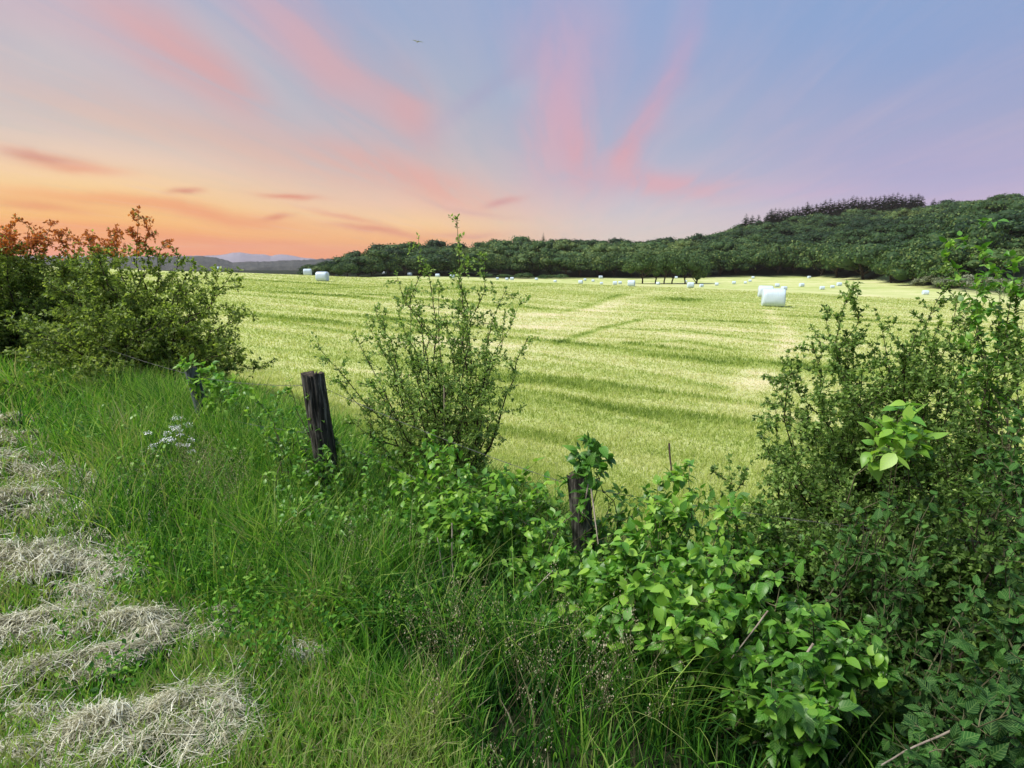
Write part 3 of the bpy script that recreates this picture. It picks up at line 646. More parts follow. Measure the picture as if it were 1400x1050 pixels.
# ------------------------------------------------------------------ grass
def blades(name, x, y, length, width, v, mat, segs=3, lean=.5, wind=None, lift=0, kind='stuff', seed=0):
    n = len(x); z = H(x, y) - .01 + lift
    a = rng.uniform(0, 2 * pi, n); fa = rng.uniform(0, 2 * pi, n)
    ln = lean * rng.uniform(.2, 1.6, n)
    dx = np.cos(a) * ln; dy = np.sin(a) * ln
    if wind is not None: dx = dx + wind[0]; dy = dy + wind[1]
    wx = np.cos(fa) * width * .5; wy = np.sin(fa) * width * .5
    T = np.linspace(0, 1, segs + 1); V = np.zeros((n, segs + 1, 2, 3))
    lm = np.hypot(dx, dy)
    for i, t_ in enumerate(T):
        bend = t_ ** 2
        h = length * t_ * np.sqrt(np.clip(1 - (lm * t_ * .75) ** 2, .08, 1))
        px_ = x + dx * bend * length; py_ = y + dy * bend * length; w = (1 - t_ ** 2.2) + .04
        V[:, i, 0] = np.stack([px_ - wx * w, py_ - wy * w, z + h], -1); V[:, i, 1] = np.stack([px_ + wx * w, py_ + wy * w, z + h], -1)
    k = 2 * (segs + 1)
    f = np.array([[2 * i, 2 * i + 1, 2 * i + 3, 2 * i + 2] for i in range(segs)])
    FF = (f[None] + (np.arange(n) * k)[:, None, None]).reshape(-1, 4)
    o = mesh_np(name, V.reshape(-1, 3), FF, mat, {'v': np.repeat(v, k)})
    if kind: tag(o, kind=kind)
    return o
def polar(n, r0, r1, a0=-50, a1=50):
    a = R(1) * rng.uniform(a0, a1, n); r = r0 * (r1 / r0) ** rng.uniform(0, 1, n)
    return r * np.sin(a), r * np.cos(a), r
HAY = []      # straw wisps lying on the mown verge: px, py, length m, width m, angle, amount
for q in [(30, 578, .9, .12, 0), (45, 605, 1.2, .22, 4), (20, 632, 1.2, .18, 0), (60, 655, 1.2, .25, 6), (40, 690, 1.0, .25, 0), (60, 712, .8, .16, -4), (40, 762, .5, .18, 0), (80, 790, .45, .18, 12), (40, 780, .5, .16, 0),
          (45, 860, .42, .10, -24), (25, 880, .3, .07, -10), (100, 820, .28, .07, 20), (175, 866, .28, .13, -8), (120, 915, .40, .10, -24), (60, 945, .30, .07, -30), (20, 985, .30, .06, -5), (235, 880, .28, .10, -5),
          (150, 1010, .26, .14, -30), (240, 985, .30, .13, -30), (200, 1040, .35, .16, -10), (310, 980, .12, .07, 20), (326, 915, .08, .05, 0), (422, 905, .11, .08, 10), (100, 700, .3, .08, -10), (90, 740, .5, .1, 5), (290, 850, .14, .05, -30), (30, 1045, .2, .05, 0)]:
    g = G(q[0], q[1]); HAY.append((g[0], g[1], q[2] * .72, q[3] * .62, R(-q[4]) + rng.normal() * .1))
def haymask(x, y):
    m = np.zeros_like(x)
    for hx, hy, ln, wd, an in HAY:
        dx, dy = x - hx, y - hy; c, s_ = math.cos(an), math.sin(an)
        p = (dx * c + dy * s_) / ln; q = (-dx * s_ + dy * c) / wd
        m = np.maximum(m, np.exp(-(p * p + q * q)))
    return m
# mown verge + tall fringe
x, y, r = polar(330000, 1.25, 26, -50, 47)
s_ = sdist(x, y); clump = fbm(x * 3.1, y * 3.1, 91, 3); big = fbm(x * .9, y * .9, 95, 2)
keep = (s_ < 1.8) & (s_ > -7)
hm = haymask(x, y)
keep &= rng.uniform(0, 1, len(x)) > hm * .45
dens = .55 + .9 * (clump - .35); keep &= rng.uniform(0, 1, len(x)) < np.clip(dens, .25, 1)
x, y, r, s_, clump, big = [q[keep] for q in (x, y, r, s_, clump, big)]
tall = ss(-1.75, -.7, s_ + 1.0 * (big - .5))
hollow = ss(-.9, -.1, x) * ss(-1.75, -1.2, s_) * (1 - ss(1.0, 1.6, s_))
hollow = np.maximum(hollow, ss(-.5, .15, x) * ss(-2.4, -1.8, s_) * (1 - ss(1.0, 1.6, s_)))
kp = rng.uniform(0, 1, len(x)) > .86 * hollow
x, y, r, s_, clump, big, tall, hollow = [q[kp] for q in (x, y, r, s_, clump, big, tall, hollow)] 
L_ = (.06 + .08 * rng.uniform(0, 1, len(x))) * (1 - tall) + tall * (.12 + .34 * rng.uniform(0, 1, len(x)) * (.5 + clump))
L_ *= .6 + .8 * clump
L_ *= 1 - .55 * ss(.6, 1.8, s_)
Wd = np.maximum(.0048 + .0042 * rng.uniform(0, 1, len(x)), r * .0011) * (1 + .3 * tall)
v = np.clip(.48 + .68 * (rng.uniform(0, 1, len(x)) - .5) + 1.0 * (clump - .5) + .14 * (1 - tall) - .05 * tall + .25 * (1 - tall) * rng.uniform(0, 1, len(x)) + .10 * (big - .5) - .42 * hollow, 0, .9)  # hollow term paints deep shade into the blade colour
dry = rng.uniform(0, 1, len(x)) < .035 + .05 * (1 - tall)
v = np.where(dry, rng.uniform(.88, 1, len(x)), v)
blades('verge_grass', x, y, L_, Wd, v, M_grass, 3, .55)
print('verge', len(x))
# long arching blades
x, y, r = polar(34000, 1.6, 14, -48, 46)
s_ = sdist(x, y); clump = fbm(x * 2.1, y * 2.1, 191, 3)
keep = (s_ < 1.0) & (s_ > -1.35) & (clump > .44); x, y, r, clump = [q[keep] for q in (x, y, r, clump)]
blades('long_grass', x, y, rng.uniform(.25, .62, len(x)), np.maximum(.0045, r * .0013), np.clip(rng.uniform(.0, .95, len(x)) ** 1.2, 0, 1), M_grass, 6, .75)
# thick grass round the foot of the fence
px_, py_ = [], []
for _x in np.linspace(-6, .6, 60):
    m = 260; px_.append(_x + rng.normal(size=m) * .12); py_.append(yfence(_x) + rng.normal(size=m) * .22 - .18)
x = np.concatenate(px_); y = np.concatenate(py_); r = np.hypot(x, y)
blades('fence_grass', x, y, rng.uniform(.22, .62, len(x)) * (.5 + fbm(x * 2, y * 2, 17, 2)), np.maximum(.004, r * .0011), np.clip(rng.uniform(.05, .9, len(x)), 0, 1), M_grass, 4, .6)
# field stubble
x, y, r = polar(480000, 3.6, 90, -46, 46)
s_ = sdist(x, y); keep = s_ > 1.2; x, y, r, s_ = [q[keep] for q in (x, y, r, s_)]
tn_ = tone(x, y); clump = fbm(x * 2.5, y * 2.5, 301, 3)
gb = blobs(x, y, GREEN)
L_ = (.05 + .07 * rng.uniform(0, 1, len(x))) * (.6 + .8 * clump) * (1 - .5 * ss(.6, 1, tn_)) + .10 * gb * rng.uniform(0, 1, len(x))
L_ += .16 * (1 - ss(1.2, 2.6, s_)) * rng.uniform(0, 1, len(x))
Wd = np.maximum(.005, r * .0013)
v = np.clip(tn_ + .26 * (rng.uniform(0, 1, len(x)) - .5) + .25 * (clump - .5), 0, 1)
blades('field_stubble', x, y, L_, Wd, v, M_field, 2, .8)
print('field', len(x))

# ------------------------------------------------------------------ hay wisps
VV = []; AT = []
for hx, hy, ln, wd, an in HAY:
    n = int(17000 * ln * wd / .1 * .55 / max(1, math.hypot(hx, hy) / 3) ** 1.2) + 500
    p = rng.normal(size=n) * .62; q = rng.normal(size=n) * .75
    bend = .25 * math.sin(hx * 7)
    c, s0 = math.cos(an), math.sin(an)
    cx = hx + (p * ln) * c - (q * wd + bend * p * p * wd) * s0; cy = hy + (p * ln) * s0 + (q * wd + bend * p * p * wd) * c
    rough_ = fbm(cx * 14, cy * 14, 411, 2)
    hole = fbm(cx * 6, cy * 6, 415, 3) + .09 * rng.normal(size=n) > .53; cx, cy, p, q, rough_ = [k_[hole] for k_ in (cx, cy, p, q, rough_)]; n = len(cx)
    top = (.015 + .08 * fbm(cx * 6, cy * 6, 417, 2)) * np.exp(-(p * p + q * q) * 1.0) * min(1, wd / .08)
    cz = H(cx, cy) + .03 + top * rng.uniform(.3, 1, n) * (.5 + rough_)
    dd = math.hypot(hx, hy)
    a = an + 2.5 * (fbm(cx * 5, cy * 5, 419, 2) - .5) + rng.normal(size=n) * .75; l_ = rng.uniform(.03, .17, n) * min(1.6, .6 + ln); w = np.maximum(rng.uniform(.0005, .0015, n), dd * .0004)
    cu_ = rng.normal(size=n) * .28; tilt = rng.normal(size=n) * .28
    T = np.linspace(-.5, .5, 5)
    V = np.zeros((n, 5, 2, 3))
    for i, t_ in enumerate(T):
        aa = a + cu_ * t_ * 2
        xx = cx + np.cos(aa) * l_ * t_; yy_ = cy + np.sin(aa) * l_ * t_; zz2 = cz + tilt * l_ * t_ + .02 * (1 - 4 * t_ * t_)
        V[:, i, 0] = np.stack([xx - np.sin(aa) * w, yy_ + np.cos(aa) * w, zz2], -1); V[:, i, 1] = np.stack([xx + np.sin(aa) * w, yy_ - np.cos(aa) * w, zz2 + w * .6], -1)
    VV.append(V.reshape(-1, 3)); AT.append(np.repeat(np.clip(rng.beta(1.1, 1.2, n) + .25 * (rough_ - .5), 0, 1), 10))
V = np.concatenate(VV); n = len(V) // 10
# loose straws scattered thinly over the mown grass
x, y, r = polar(26000, 1.3, 9, -50, 0)
s_ = sdist(x, y); kp = (s_ < -1.2) & (x < -.1) & (rng.uniform(0, 1, len(x)) < np.clip(1.2 * haymask(x, y) - .04, 0, .5)); x, y, r = x[kp], y[kp], r[kp]; m_ = len(x)
a = rng.uniform(0, 2 * pi, m_); l_ = rng.uniform(.04, .2, m_); w = np.maximum(rng.uniform(.0004, .0009, m_), r * .0003); zb_ = H(x, y) + rng.uniform(.02, .10, m_); tl_ = rng.normal(size=m_) * .3; cu_ = rng.normal(size=m_) * .15
V2 = np.zeros((m_, 5, 2, 3))
for i, t_ in enumerate(np.linspace(-.5, .5, 5)):
    aa = a + cu_ * t_ * 2; xx = x + np.cos(aa) * l_ * t_; yy_ = y + np.sin(aa) * l_ * t_; zz2 = zb_ + tl_ * l_ * t_
    V2[:, i, 0] = np.stack([xx - np.sin(aa) * w, yy_ + np.cos(aa) * w, zz2], -1); V2[:, i, 1] = np.stack([xx + np.sin(aa) * w, yy_ - np.cos(aa) * w, zz2 + w * .6], -1)
V = np.concatenate([V, V2.reshape(-1, 3)]); AT.append(np.repeat(rng.uniform(.1, 1, m_), 10)); n = len(V) // 10
f = np.array([[2 * i, 2 * i + 1, 2 * i + 3, 2 * i + 2] for i in range(4)])
o = mesh_np('cut_hay', V, (f[None] + (np.arange(n) * 10)[:, None, None]).reshape(-1, 4), M_straw, {'v': np.concatenate(AT)})
tag(o, kind='stuff'); print('straws', n)

# ------------------------------------------------------------------ leafy ground cover in the verge
x, y, r = polar(90000, 1.4, 9, -45, 48)
s_ = sdist(x, y); cl = fbm(x * 2.4, y * 2.4, 511, 3)
keep = (s_ > -2.6) & (s_ < .9) & (cl > .52) & (x > -3) & (haymask(x, y) < .15); keep &= (x < .15) | (s_ < -1.9)
x, y, r, cl, s_ = [q[keep] for q in (x, y, r, cl, s_)]
n = len(x); hgt = rng.uniform(.02, .26, n) * ss(-2.8, -1.2, s_) + .02
pos = np.stack([x, y, H(x, y) + hgt], -1)
o = leaves('ground_cover', pos, unit(rnd(n) + [0, 0, .1]), unit(rnd(n) * .6 + [0, 0, 1]), rng.uniform(.012, .032, n) * (1 + r * .05), np.clip(rng.uniform(.1, .75, n), 0, .85), M_grass, None)
tag(o, kind='stuff'); print('cover', n)

x, y, r = polar(60000, 1.6, 8, -40, 45)
s_ = sdist(x, y); cl = fbm(x * 1.9, y * 1.9, 611, 3)
keep = (s_ > -1.1) & (s_ < .7) & (cl > .50) & (x > -4.5); x, y, cl, s_ = [q[keep] for q in (x, y, cl, s_)]
n = len(x); hgt = rng.uniform(.02, .42, n) * np.clip((cl - .5) * 9, .2, 1)
pos = np.stack([x, y, H(x, y) + hgt], -1)
o = leaves('leafy_weeds', pos, unit(rnd(n) + [0, 0, .2]), unit(rnd(n) * .6 + [0, 0, 1]), rng.uniform(.018, .045, n), np.clip(rng.uniform(.0, .9, n), 0, 1), M_broad, None, True)
tag(o, kind='stuff'); print('weeds', n)
# ------------------------------------------------------------------ seed heads
def panicles(name, spots, label, cat, hgt=(.45, .7), head=.16, mat=None, n_each=14, sp=.10, dens=60, hw=.03):
    stems = []; pos = []; root = None
    for (px, py, *k) in spots:
        g = G(px, py); k = k[0] if k else 1
        for i in range(int(n_each * k)):
            bx, by = g[0] + rng.normal() * sp, g[1] + rng.normal() * sp; bz = float(H(bx, by)); h = rng.uniform(*hgt)
            lean = rng.normal(size=2) * .12
            top = np.array([bx + lean[0], by + lean[1], bz + h])
            st = bez((bx, by, bz), top, rng.normal(size=3) * .05, 6, .004); stems.append((st, np.linspace(.0014, .0007, 6)))
            m = dens; tt = rng.uniform(0, 1, m); ax = unit(st[-1] - st[-2])
            rad_ = hw * np.sin(np.clip(tt, .02, 1) * pi) ** .7
            d_ = rnd(m); pos.append(top + ax * (tt * head - head * .6)[:, None] + d_ * rad_[:, None])
    pos = np.concatenate(pos); n = len(pos)
    root = empty(name, stems[0][0][0]); loc = np.array(stems[0][0][0]); tag(root, label, cat)
    tubes('stalks', stems, mat or M_seed, root, 3, loc)
    leaves('seed_heads', pos, unit(rnd(n) * .6 + [0, 0, 1]), rnd(n), rng.uniform(.004, .009, n), rng.uniform(0, 1, n), mat or M_seed, root, loc=loc)
panicles('seeding_grass', [(600, 985), (640, 1000), (620, 960), (665, 985)], 'clump of tan seeding grass in the dark hollow at bottom centre', 'grass tuft', (.32, .5), n_each=6)
panicles('seeding_grass', [(780, 1030), (800, 1045), (815, 1010)], 'clump of grey brown seeding grass right of the bottom centre', 'grass tuft', (.30, .55), n_each=9)
panicles('seeding_grass', [(690, 1040), (710, 1030)], 'thin seeding grass between the two thicker tan clumps', 'grass tuft', (.25, .42), n_each=4)
panicles('seeding_grass', [(440, 760), (455, 770)], 'short cream coloured grass spikes in front of the thick post', 'grass tuft', (.22, .38), head=.13, hw=.010, n_each=8, sp=.04)
panicles('seeding_grass', [(300, 720), (280, 700), (320, 735), (262, 690)], 'hazy buff flowering grass in front of the white flowers', 'grass tuft', (.35, .5), head=.2, hw=.045, n_each=16, sp=.14, dens=70)
panicles('seeding_grass', [(490, 800), (520, 820), (540, 850)], 'sparse pale grass heads left of the dark hollow', 'grass tuft', (.30, .5), n_each=8, sp=.1)
panicles('seeding_grass', [(160, 560), (200, 590), (230, 560)], 'buff grass heads below the olive hedge bush', 'grass tuft', (.35, .55), head=.2, hw=.05, n_each=14, sp=.3, dens=50)

# white umbels
def umbel(px, py, z_up, label, n=5, spd=.07):
    g = G(px, py); root = empty('white_flower', g); tag(root, label, 'flower', 'white flowers in the tall grass')
    stems = []; pos = []; pn = []
    for i in range(n):
        tp_ = g + np.array([rng.normal() * spd, rng.normal() * spd, z_up * rng.uniform(.8, 1.1)])
        st = bez(g, tp_, rng.normal(size=3) * .05, 5, .004); stems.append((st, np.linspace(.002, .001, 5)))
        m = 34; a = rng.uniform(0, 2 * pi, m); rr_ = .032 * np.sqrt(rng.uniform(0, 1, m))
        ps = tp_ + np.stack([np.cos(a) * rr_, np.sin(a) * rr_, .008 * rng.normal(size=m)], -1); k = m
        leaves('flower_head', ps, unit(rnd(k) + [0, 0, .2]), unit(rnd(k) * .4 + [0, 0, 1]), rng.uniform(.009, .015, k), np.ones(k), M_petal, root, loc=g)
    tubes('stalks', stems, M_stem, root, 3, g)
umbel(232, 665, .42, 'cluster of small white flowers lowest and furthest left in the tall grass', 5)
umbel(258, 640, .46, 'topmost cluster of small white flowers in the tall grass', 6)
umbel(248, 655, .42, 'middle cluster of small white flowers in the tall grass', 6)
umbel(262, 668, .38, 'cluster of small white flowers lowest and furthest right in the tall grass', 4)

# ------------------------------------------------------------------ fence posts
M_post = noisemat('weathered_wood', [(.36, (.006, .006, .005)), (.52, (.040, .038, .032)), (.72, (.24, .23, .20))], (5, 5, .5), 12, 8, bump=.9, bdist=.012, distort=.3)
M_postb = noisemat('bluish_wood', [(.34, (.03, .038, .040)), (.5, (.08, .10, .105)), (.7, (.16, .19, .19))], (5, 5, .6), 12, 8, bump=.8, bdist=.01)
M_top = noisemat('post_top_rot', [(.35, (.012, .009, .006)), (.6, (.10, .075, .05)), (.75, (.22, .18, .13))], (1, 1, 1), 40, 8, bump=.8, bdist=.01)
def post(top, radius, lean, label, mat, seed, depth=.5):
    top = np.asarray(top, float)
    bx, by = top[0] + lean[0], top[1] + lean[1]; bz = float(H(bx, by)) - depth * .3
    root = empty('fence_post', (bx, by, bz)); tag(root, label, 'fence post', 'wooden fence posts')
    nv, na_ = 40, 64; a = np.linspace(0, 2 * pi, na_, endpoint=False); V = []
    ax = top - np.array([bx, by, bz])
    for i in range(nv):
        t_ = i / (nv - 1); c = ax * t_
        crack = np.zeros(na_)
        for j in range(9):
            a0 = hash2(np.array([j]), np.array([1]), seed)[0] * 2 * pi + .15 * math.sin(t_ * 5 + j); w_ = .045 + .05 * hash2(np.array([j]), np.array([2]), seed)[0]
            dd = (a - a0 + pi) % (2 * pi) - pi; crack += np.exp(-(dd / w_) ** 2) * (.06 + .16 * hash2(np.array([j]), np.array([3]), seed)[0]) * (.4 + .6 * t_)
        rr_ = radius * (1 + .10 * (fbm(np.cos(a) * 1.5 + 5, np.sin(a) * 1.5 + t_ * 2, seed, 3) - .5) * 2 - crack + .06 * (1 - t_))
        jag = (.02 * (fbm(np.cos(a) * 3 + 9, np.sin(a) * 3, seed + 4, 3) - .5) - .015 * (crack > .1)) if i == nv - 1 else 0
        V.append(np.stack([c[0] + np.cos(a) * rr_, c[1] + np.sin(a) * rr_, c[2] + jag + 0 * a], -1))
    V = np.concatenate(V); ii = np.arange(nv * na_).reshape(nv, na_); jj = np.roll(ii, -1, 1)
    mesh_np('shaft', V, np.stack([ii[:-1], jj[:-1], jj[1:], ii[1:]], -1).reshape(-1, 4), mat, parent=root, smooth=True)
    # rotten end grain, dished
    rim = V[-na_:]; cen = rim.mean(0); rows = []
    for k in (1.0, .86, .7, .5, .3, .08):
        z_ = -.012 * (1 - k) * 2 + .010 * (fbm(rim[:, 0] * 60 * k + 3, rim[:, 1] * 60 * k, seed + 9, 3) - .5) * (k < 1)
        rr2 = cen + (rim - cen) * (k * .995); rr2[:, 2] += z_ - .001; rows.append(rr2)
    V2 = np.concatenate(rows); k = len(rows); ii = np.arange(k * na_).reshape(k, na_); jj = np.roll(ii, -1, 1)
    mesh_np('end_grain', V2, np.stack([ii[:-1], jj[:-1], jj[1:], ii[1:]], -1).reshape(-1, 4), M_top, parent=root, smooth=True)
    return root
pA = P(427, 510, 3.95); post(pA, .076, (.10, .02), 'thick dark weathered post leaning left, in the open beside the thin bramble', M_post, 5)
pC = P(260, 502, 5.5); post(pC, .056, (.16, 0), 'small bluish grey post under a pale leafy creeper below the olive hedge bush', M_postb, 8)
pB = P(790, 650, 3.35); post(pB, .062, (.12, -.02), 'dark narrow post half hidden under a leafy shoot with two dry canes against it', M_post, 12)

def wire(pts, label, sag=.03):
    line = []
    for a_, b_ in zip(pts[:-1], pts[1:]):
        t_ = np.linspace(0, 1, 40)[:, None]; p = a_ + (b_ - a_) * t_; p[:, 2] -= (4 * t_ * (1 - t_))[:, 0] * sag; line.append(p)
    line = np.concatenate(line); k = len(line); ph = np.linspace(0, k * .9, k)
    o1 = np.stack([0 * ph, np.cos(ph), np.sin(ph)], -1) * .0016
    br = [(line + o1, np.full(k, .0009)), (line - o1, np.full(k, .0009))]
    d_ = 0
    for i in range(1, k):
        d_ += np.linalg.norm(line[i] - line[i - 1])
        if d_ > .11:
            d_ = 0
            for q in range(2):
                e = rnd(1)[0] * .014; br.append((np.array([line[i] - e, line[i], line[i] + e]), np.array([.0005, .0013, .0005])))
    tag(tubes('barbed_wire', br, M_wire, None, 4), label, 'wire', 'barbed wire strands of the fence')
pD = np.array([3.2, 2.55, .35])
for (dz, lab) in ((-.10, 'upper barbed wire strand running just below the post tops'), (-.45, 'lower barbed wire strand lost among the leaves')):
    wire([np.array([-6.2, 8.3, .7 + dz])] + [q + np.array([.01, .07, dz]) for q in (pC, pA, pB)] + [pD + [0, 0, dz]], lab)

def cane(a_, b_, label, r=.005, m=None):
    root_ = tubes('dry_cane', [(bez(a_, b_, rng.normal(size=3) * .02, 8, .004), np.linspace(r, r * .6, 8))], m or M_cane, None, 6)
    tag(root_, label, 'cane', 'dry canes and dead stems')
cane(P(804, 662, 3.22), P(796, 702, 3.2), 'shorter pale dry cane leaning on the half-hidden post')
cane(P(808, 668, 3.2), P(818, 744, 3.05), 'longer pale dry cane leaning on the half-hidden post')
cane(P(607, 525, 4.2), P(607, 600, 4.15), 'straight pale cane standing inside the open hawthorn', .006)
cane(P(618, 715, 3.3), P(622, 808, 3.15), 'upright pale dead stem under the pale dogwood', .005)
cane(P(598, 735, 3.25), P(610, 815, 3.1), 'thin dead stem leaning beside the upright one under the pale dogwood', .004)
cane(P(1310, 995, 1.95), P(1205, 1046, 1.85), 'bare grey twig across the dark lower right corner', .004)
cane(P(1112, 880, 2.2), P(1070, 945, 2.15), 'thick pale stem slanting through the dark dogwood', .005)
cane(P(1050, 835, 2.3), P(1000, 900, 2.3), 'bare pale stem between the bright and the dark dogwood', .0035)
cane(P(915, 606, 3.3), P(921, 660, 3.2), 'dead snag with forked tip sticking up above the bright dogwood', .006, M_twig)
cane(P(756, 780, 2.9), P(700, 835, 2.85), 'arching pale dead grass stem over the dark hollow', .003)

#@FAR
# ------------------------------------------------------------------ wrapped bales
def bale_mesh():
    nu, nv = 40, 26; V = []
    prof = [(-1, .0), (-1, .45), (-.995, .78), (-.97, .90), (-.93, .96), (-.85, .99), (-.6, 1.0), (-.2, 1.01), (.2, 1.01), (.6, 1.0), (.85, .99), (.93, .96), (.97, .90), (.995, .78), (1, .45), (1, 0)]
    a = np.linspace(0, 2 * pi, nu, endpoint=False)
    for i, (u, k) in enumerate(prof):
        ca, sa = np.cos(a), np.sin(a); p = 2 / 2.9
        yy_ = np.sign(ca) * np.abs(ca) ** p; zz_ = np.sign(sa) * np.abs(sa) ** p
        wr = 1 + .010 * np.sin(a * 9 + i * 1.3) + .008 * np.sin(a * 5 + i * 2.2)
        V.append(np.stack([np.full(nu, u * .66) + .012 * np.sin(a * 4 + i), yy_ * .66 * k * wr, zz_ * .57 * k * wr + .57], -1))
    V = np.concatenate(V); k = len(prof); ii = np.arange(k * nu).reshape(k, nu); jj = np.roll(ii, -1, 1)
    return V, np.stack([ii[:-1], jj[:-1], jj[1:], ii[1:]], -1).reshape(-1, 4)
BVt, BFc = bale_mesh()
M_wrap = noisemat('bale_wrap', [(.3, (.46, .57, .68)), (.7, (.60, .70, .80))], (12, .6, .6), 3, 4, rough=.38, bump=.35, bdist=.02, spec=.5)
bale0 = mesh_np('wrapped_bale', BVt, BFc, M_wrap, smooth=True)
bales = [
 (307, 368.5, 9, 'white wrapped bale alone on the far left of the field skyline'),
 (428, 371.5, 11, 'bluish white bale just behind the larger one at left on the skyline'),
 (439, 384.5, 16, 'largest bluish white bale on the left side of the field'),
 (525, 375, 6, 'small low bale on the skyline left of the open hawthorn'),
 (560, 377, 6, 'small bale seen through the left shoots of the open hawthorn'),
 (598, 379, 9, 'mid-sized pale bale between two shoots of the open hawthorn'),
 (618, 380.5, 11, 'bigger tilted bale touching the tallest hawthorn shoot'),
 (680, 382.5, 4, 'tiny bale just right of the open hawthorn, before a dark shrub row'),
 (693, 383, 4, 'left one of two touching bales before the dark shrub row'),
 (700, 383, 5, 'right one of two touching bales before the dark shrub row'),
 (733.5, 383, 4, 'tiny bale at the right end of the dark shrub row'),
 (759, 386, 4, 'tiny bale alone right of the dark shrub row'),
 (794, 388, 6, 'long flat looking bale left of the field tree clump'),
 (800, 384, 4, 'tiny bale just behind the long flat looking one'),
 (811, 385.5, 4, 'tiny bale between the long flat looking one and the bale at the wood'),
 (821.5, 381, 5, 'bale close to the foot of the wood left of the field tree clump'),
 (822.5, 389, 3, 'faint tiny bale below the one at the foot of the wood'),
 (841, 389.5, 6, 'left low bale of an adjoining pair near the field tree clump'),
 (848, 388.5, 5, 'right taller bale of an adjoining pair near the field tree clump'),
 (864, 391.5, 4, 'tiny bale right of the adjoining pair'),
 (900, 389.5, 5, 'small bale in front of the field tree clump'),
 (925, 381, 4, 'tiny bale seen beyond the trunks of the field tree clump'),
 (938, 386.5, 4, 'tiny bale just behind the mid-sized one at the right end of the clump'),
 (945, 393.5, 12, 'mid-sized bluish bale just right of the field tree clump'),
 (959.5, 392.5, 5, 'small bale immediately right of the mid-sized bluish one'),
 (980.5, 390.5, 5, 'second small bale to the right of the mid-sized bluish one'),
 (1004, 388.5, 5, 'small bale left of the diagonal string of three'),
 (1019.5, 388, 4, 'nearest bale of the diagonal string of three'),
 (1026, 385.5, 4, 'middle bale of the diagonal string of three'),
 (1030, 381, 4, 'farthest bale of the diagonal string of three, at the wood'),
 (1049.5, 407, 20, 'second largest bale, partly hidden behind the nearest one'),
 (1062, 420, 31, 'nearest and largest white wrapped bale with a bluish side'),
 (1063.5, 392.5, 6, 'small bale right behind the top of the two large ones'),
 (1073, 397, 6, 'small bale at the right shoulder of the nearest large one'),
 (1097, 392, 6, 'small bale to the right of the two large ones'),
 (1107, 380.5, 4, 'tilted tiny bale against the dark wood on the right'),
 (1125, 396, 6, 'leftmost of the three bales lined up on the right of the field'),
 (1139, 394, 5, 'middle of the three bales lined up on the right of the field'),
 (1148.5, 391, 6, 'rightmost of the three bales lined up on the right of the field'),
 (1267, 403, 6, 'low white bale below the row of pale shrubs')]
for i, (px, py, w, lab) in enumerate(bales):
    g = G(px, py, 20, 330)
    if g[1] > 255 and px < 500: g = np.array([(px - 700) / F * 88 / .985, 88, 0]); g[2] = H(g[0], g[1])
    d = g[1]
    o = bale0 if i == 0 else bale0.copy()
    if i: C.objects.link(o)
    s0 = float(np.clip(w * d / F / 1.42, .75, 1.35))
    o.location = g + np.array([0, .6 * s0, -.03]); o.scale = (s0,) * 3
    o.rotation_euler = (0, 0, rng.uniform(-.5, .25) if w < 20 else -.32)
    tag(o, lab, 'bale', 'white wrapped bales on the field')

# ------------------------------------------------------------------ trees
def crown(seed, w, h, nl, q, n, flat=.55):
    r_ = np.random.default_rng(seed); P_ = []; Nn = []; vv = []
    lumps = []
    for i in range(nl):
        a = r_.uniform(0, 2 * pi); e = r_.uniform(-.25, 1) ; ce = math.sqrt(max(0, 1 - e * e))
        c = np.array([math.cos(a) * ce * w * .36, math.sin(a) * ce * w * .36, h * (.5 + .30 * e)]); lumps.append((c, r_.uniform(.20, .31) * w, r_.uniform(-.16, .16)))
    per = n // nl
    for c, rr_, b_ in lumps:
        d = r_.normal(size=(per, 3)); d /= np.linalg.norm(d, axis=1, keepdims=True); d[:, 2] = np.abs(d[:, 2]) * .9 - .25
        p = c + d * rr_ * np.array([1, 1, flat + .2]) * (1.0 + .13 * r_.normal(size=(per, 1)))
        P_.append(p); Nn.append(d + .38 * r_.normal(size=(per, 3))); vv.append(np.clip(.45 + b_ + .22 * r_.normal(size=per), 0, 1))
    p = np.concatenate(P_); nn = unit(np.concatenate(Nn)); p = p + nn * ((fbm(p[:, 0] / w * 7 + 50, p[:, 2] / h * 7 + p[:, 1] / w * 5 + 50, seed, 3) - .5) * .22 * w)[:, None]; v = np.concatenate(vv); n = len(p)
    a_ = unit(np.cross(nn, r_.normal(size=(n, 3)))); b_ = np.cross(nn, a_)
    sz = q * r_.uniform(.6, 1.4, (n, 1))
    V = np.stack([p - a_ * sz, p - b_ * sz * .7, p + a_ * sz, p + b_ * sz * .7], 1).reshape(-1, 3)
    Fq = np.arange(4 * n).reshape(n, 4)
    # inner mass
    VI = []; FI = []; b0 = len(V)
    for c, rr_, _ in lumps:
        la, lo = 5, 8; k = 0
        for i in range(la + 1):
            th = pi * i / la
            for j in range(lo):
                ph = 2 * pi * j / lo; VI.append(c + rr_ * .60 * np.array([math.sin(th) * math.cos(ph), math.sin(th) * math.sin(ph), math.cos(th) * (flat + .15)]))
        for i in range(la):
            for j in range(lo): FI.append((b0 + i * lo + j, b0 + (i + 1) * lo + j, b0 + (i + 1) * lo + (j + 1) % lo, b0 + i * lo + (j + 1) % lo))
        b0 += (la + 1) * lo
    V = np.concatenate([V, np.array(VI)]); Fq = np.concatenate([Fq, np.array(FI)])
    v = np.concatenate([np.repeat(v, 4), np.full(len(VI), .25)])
    return V, Fq, v
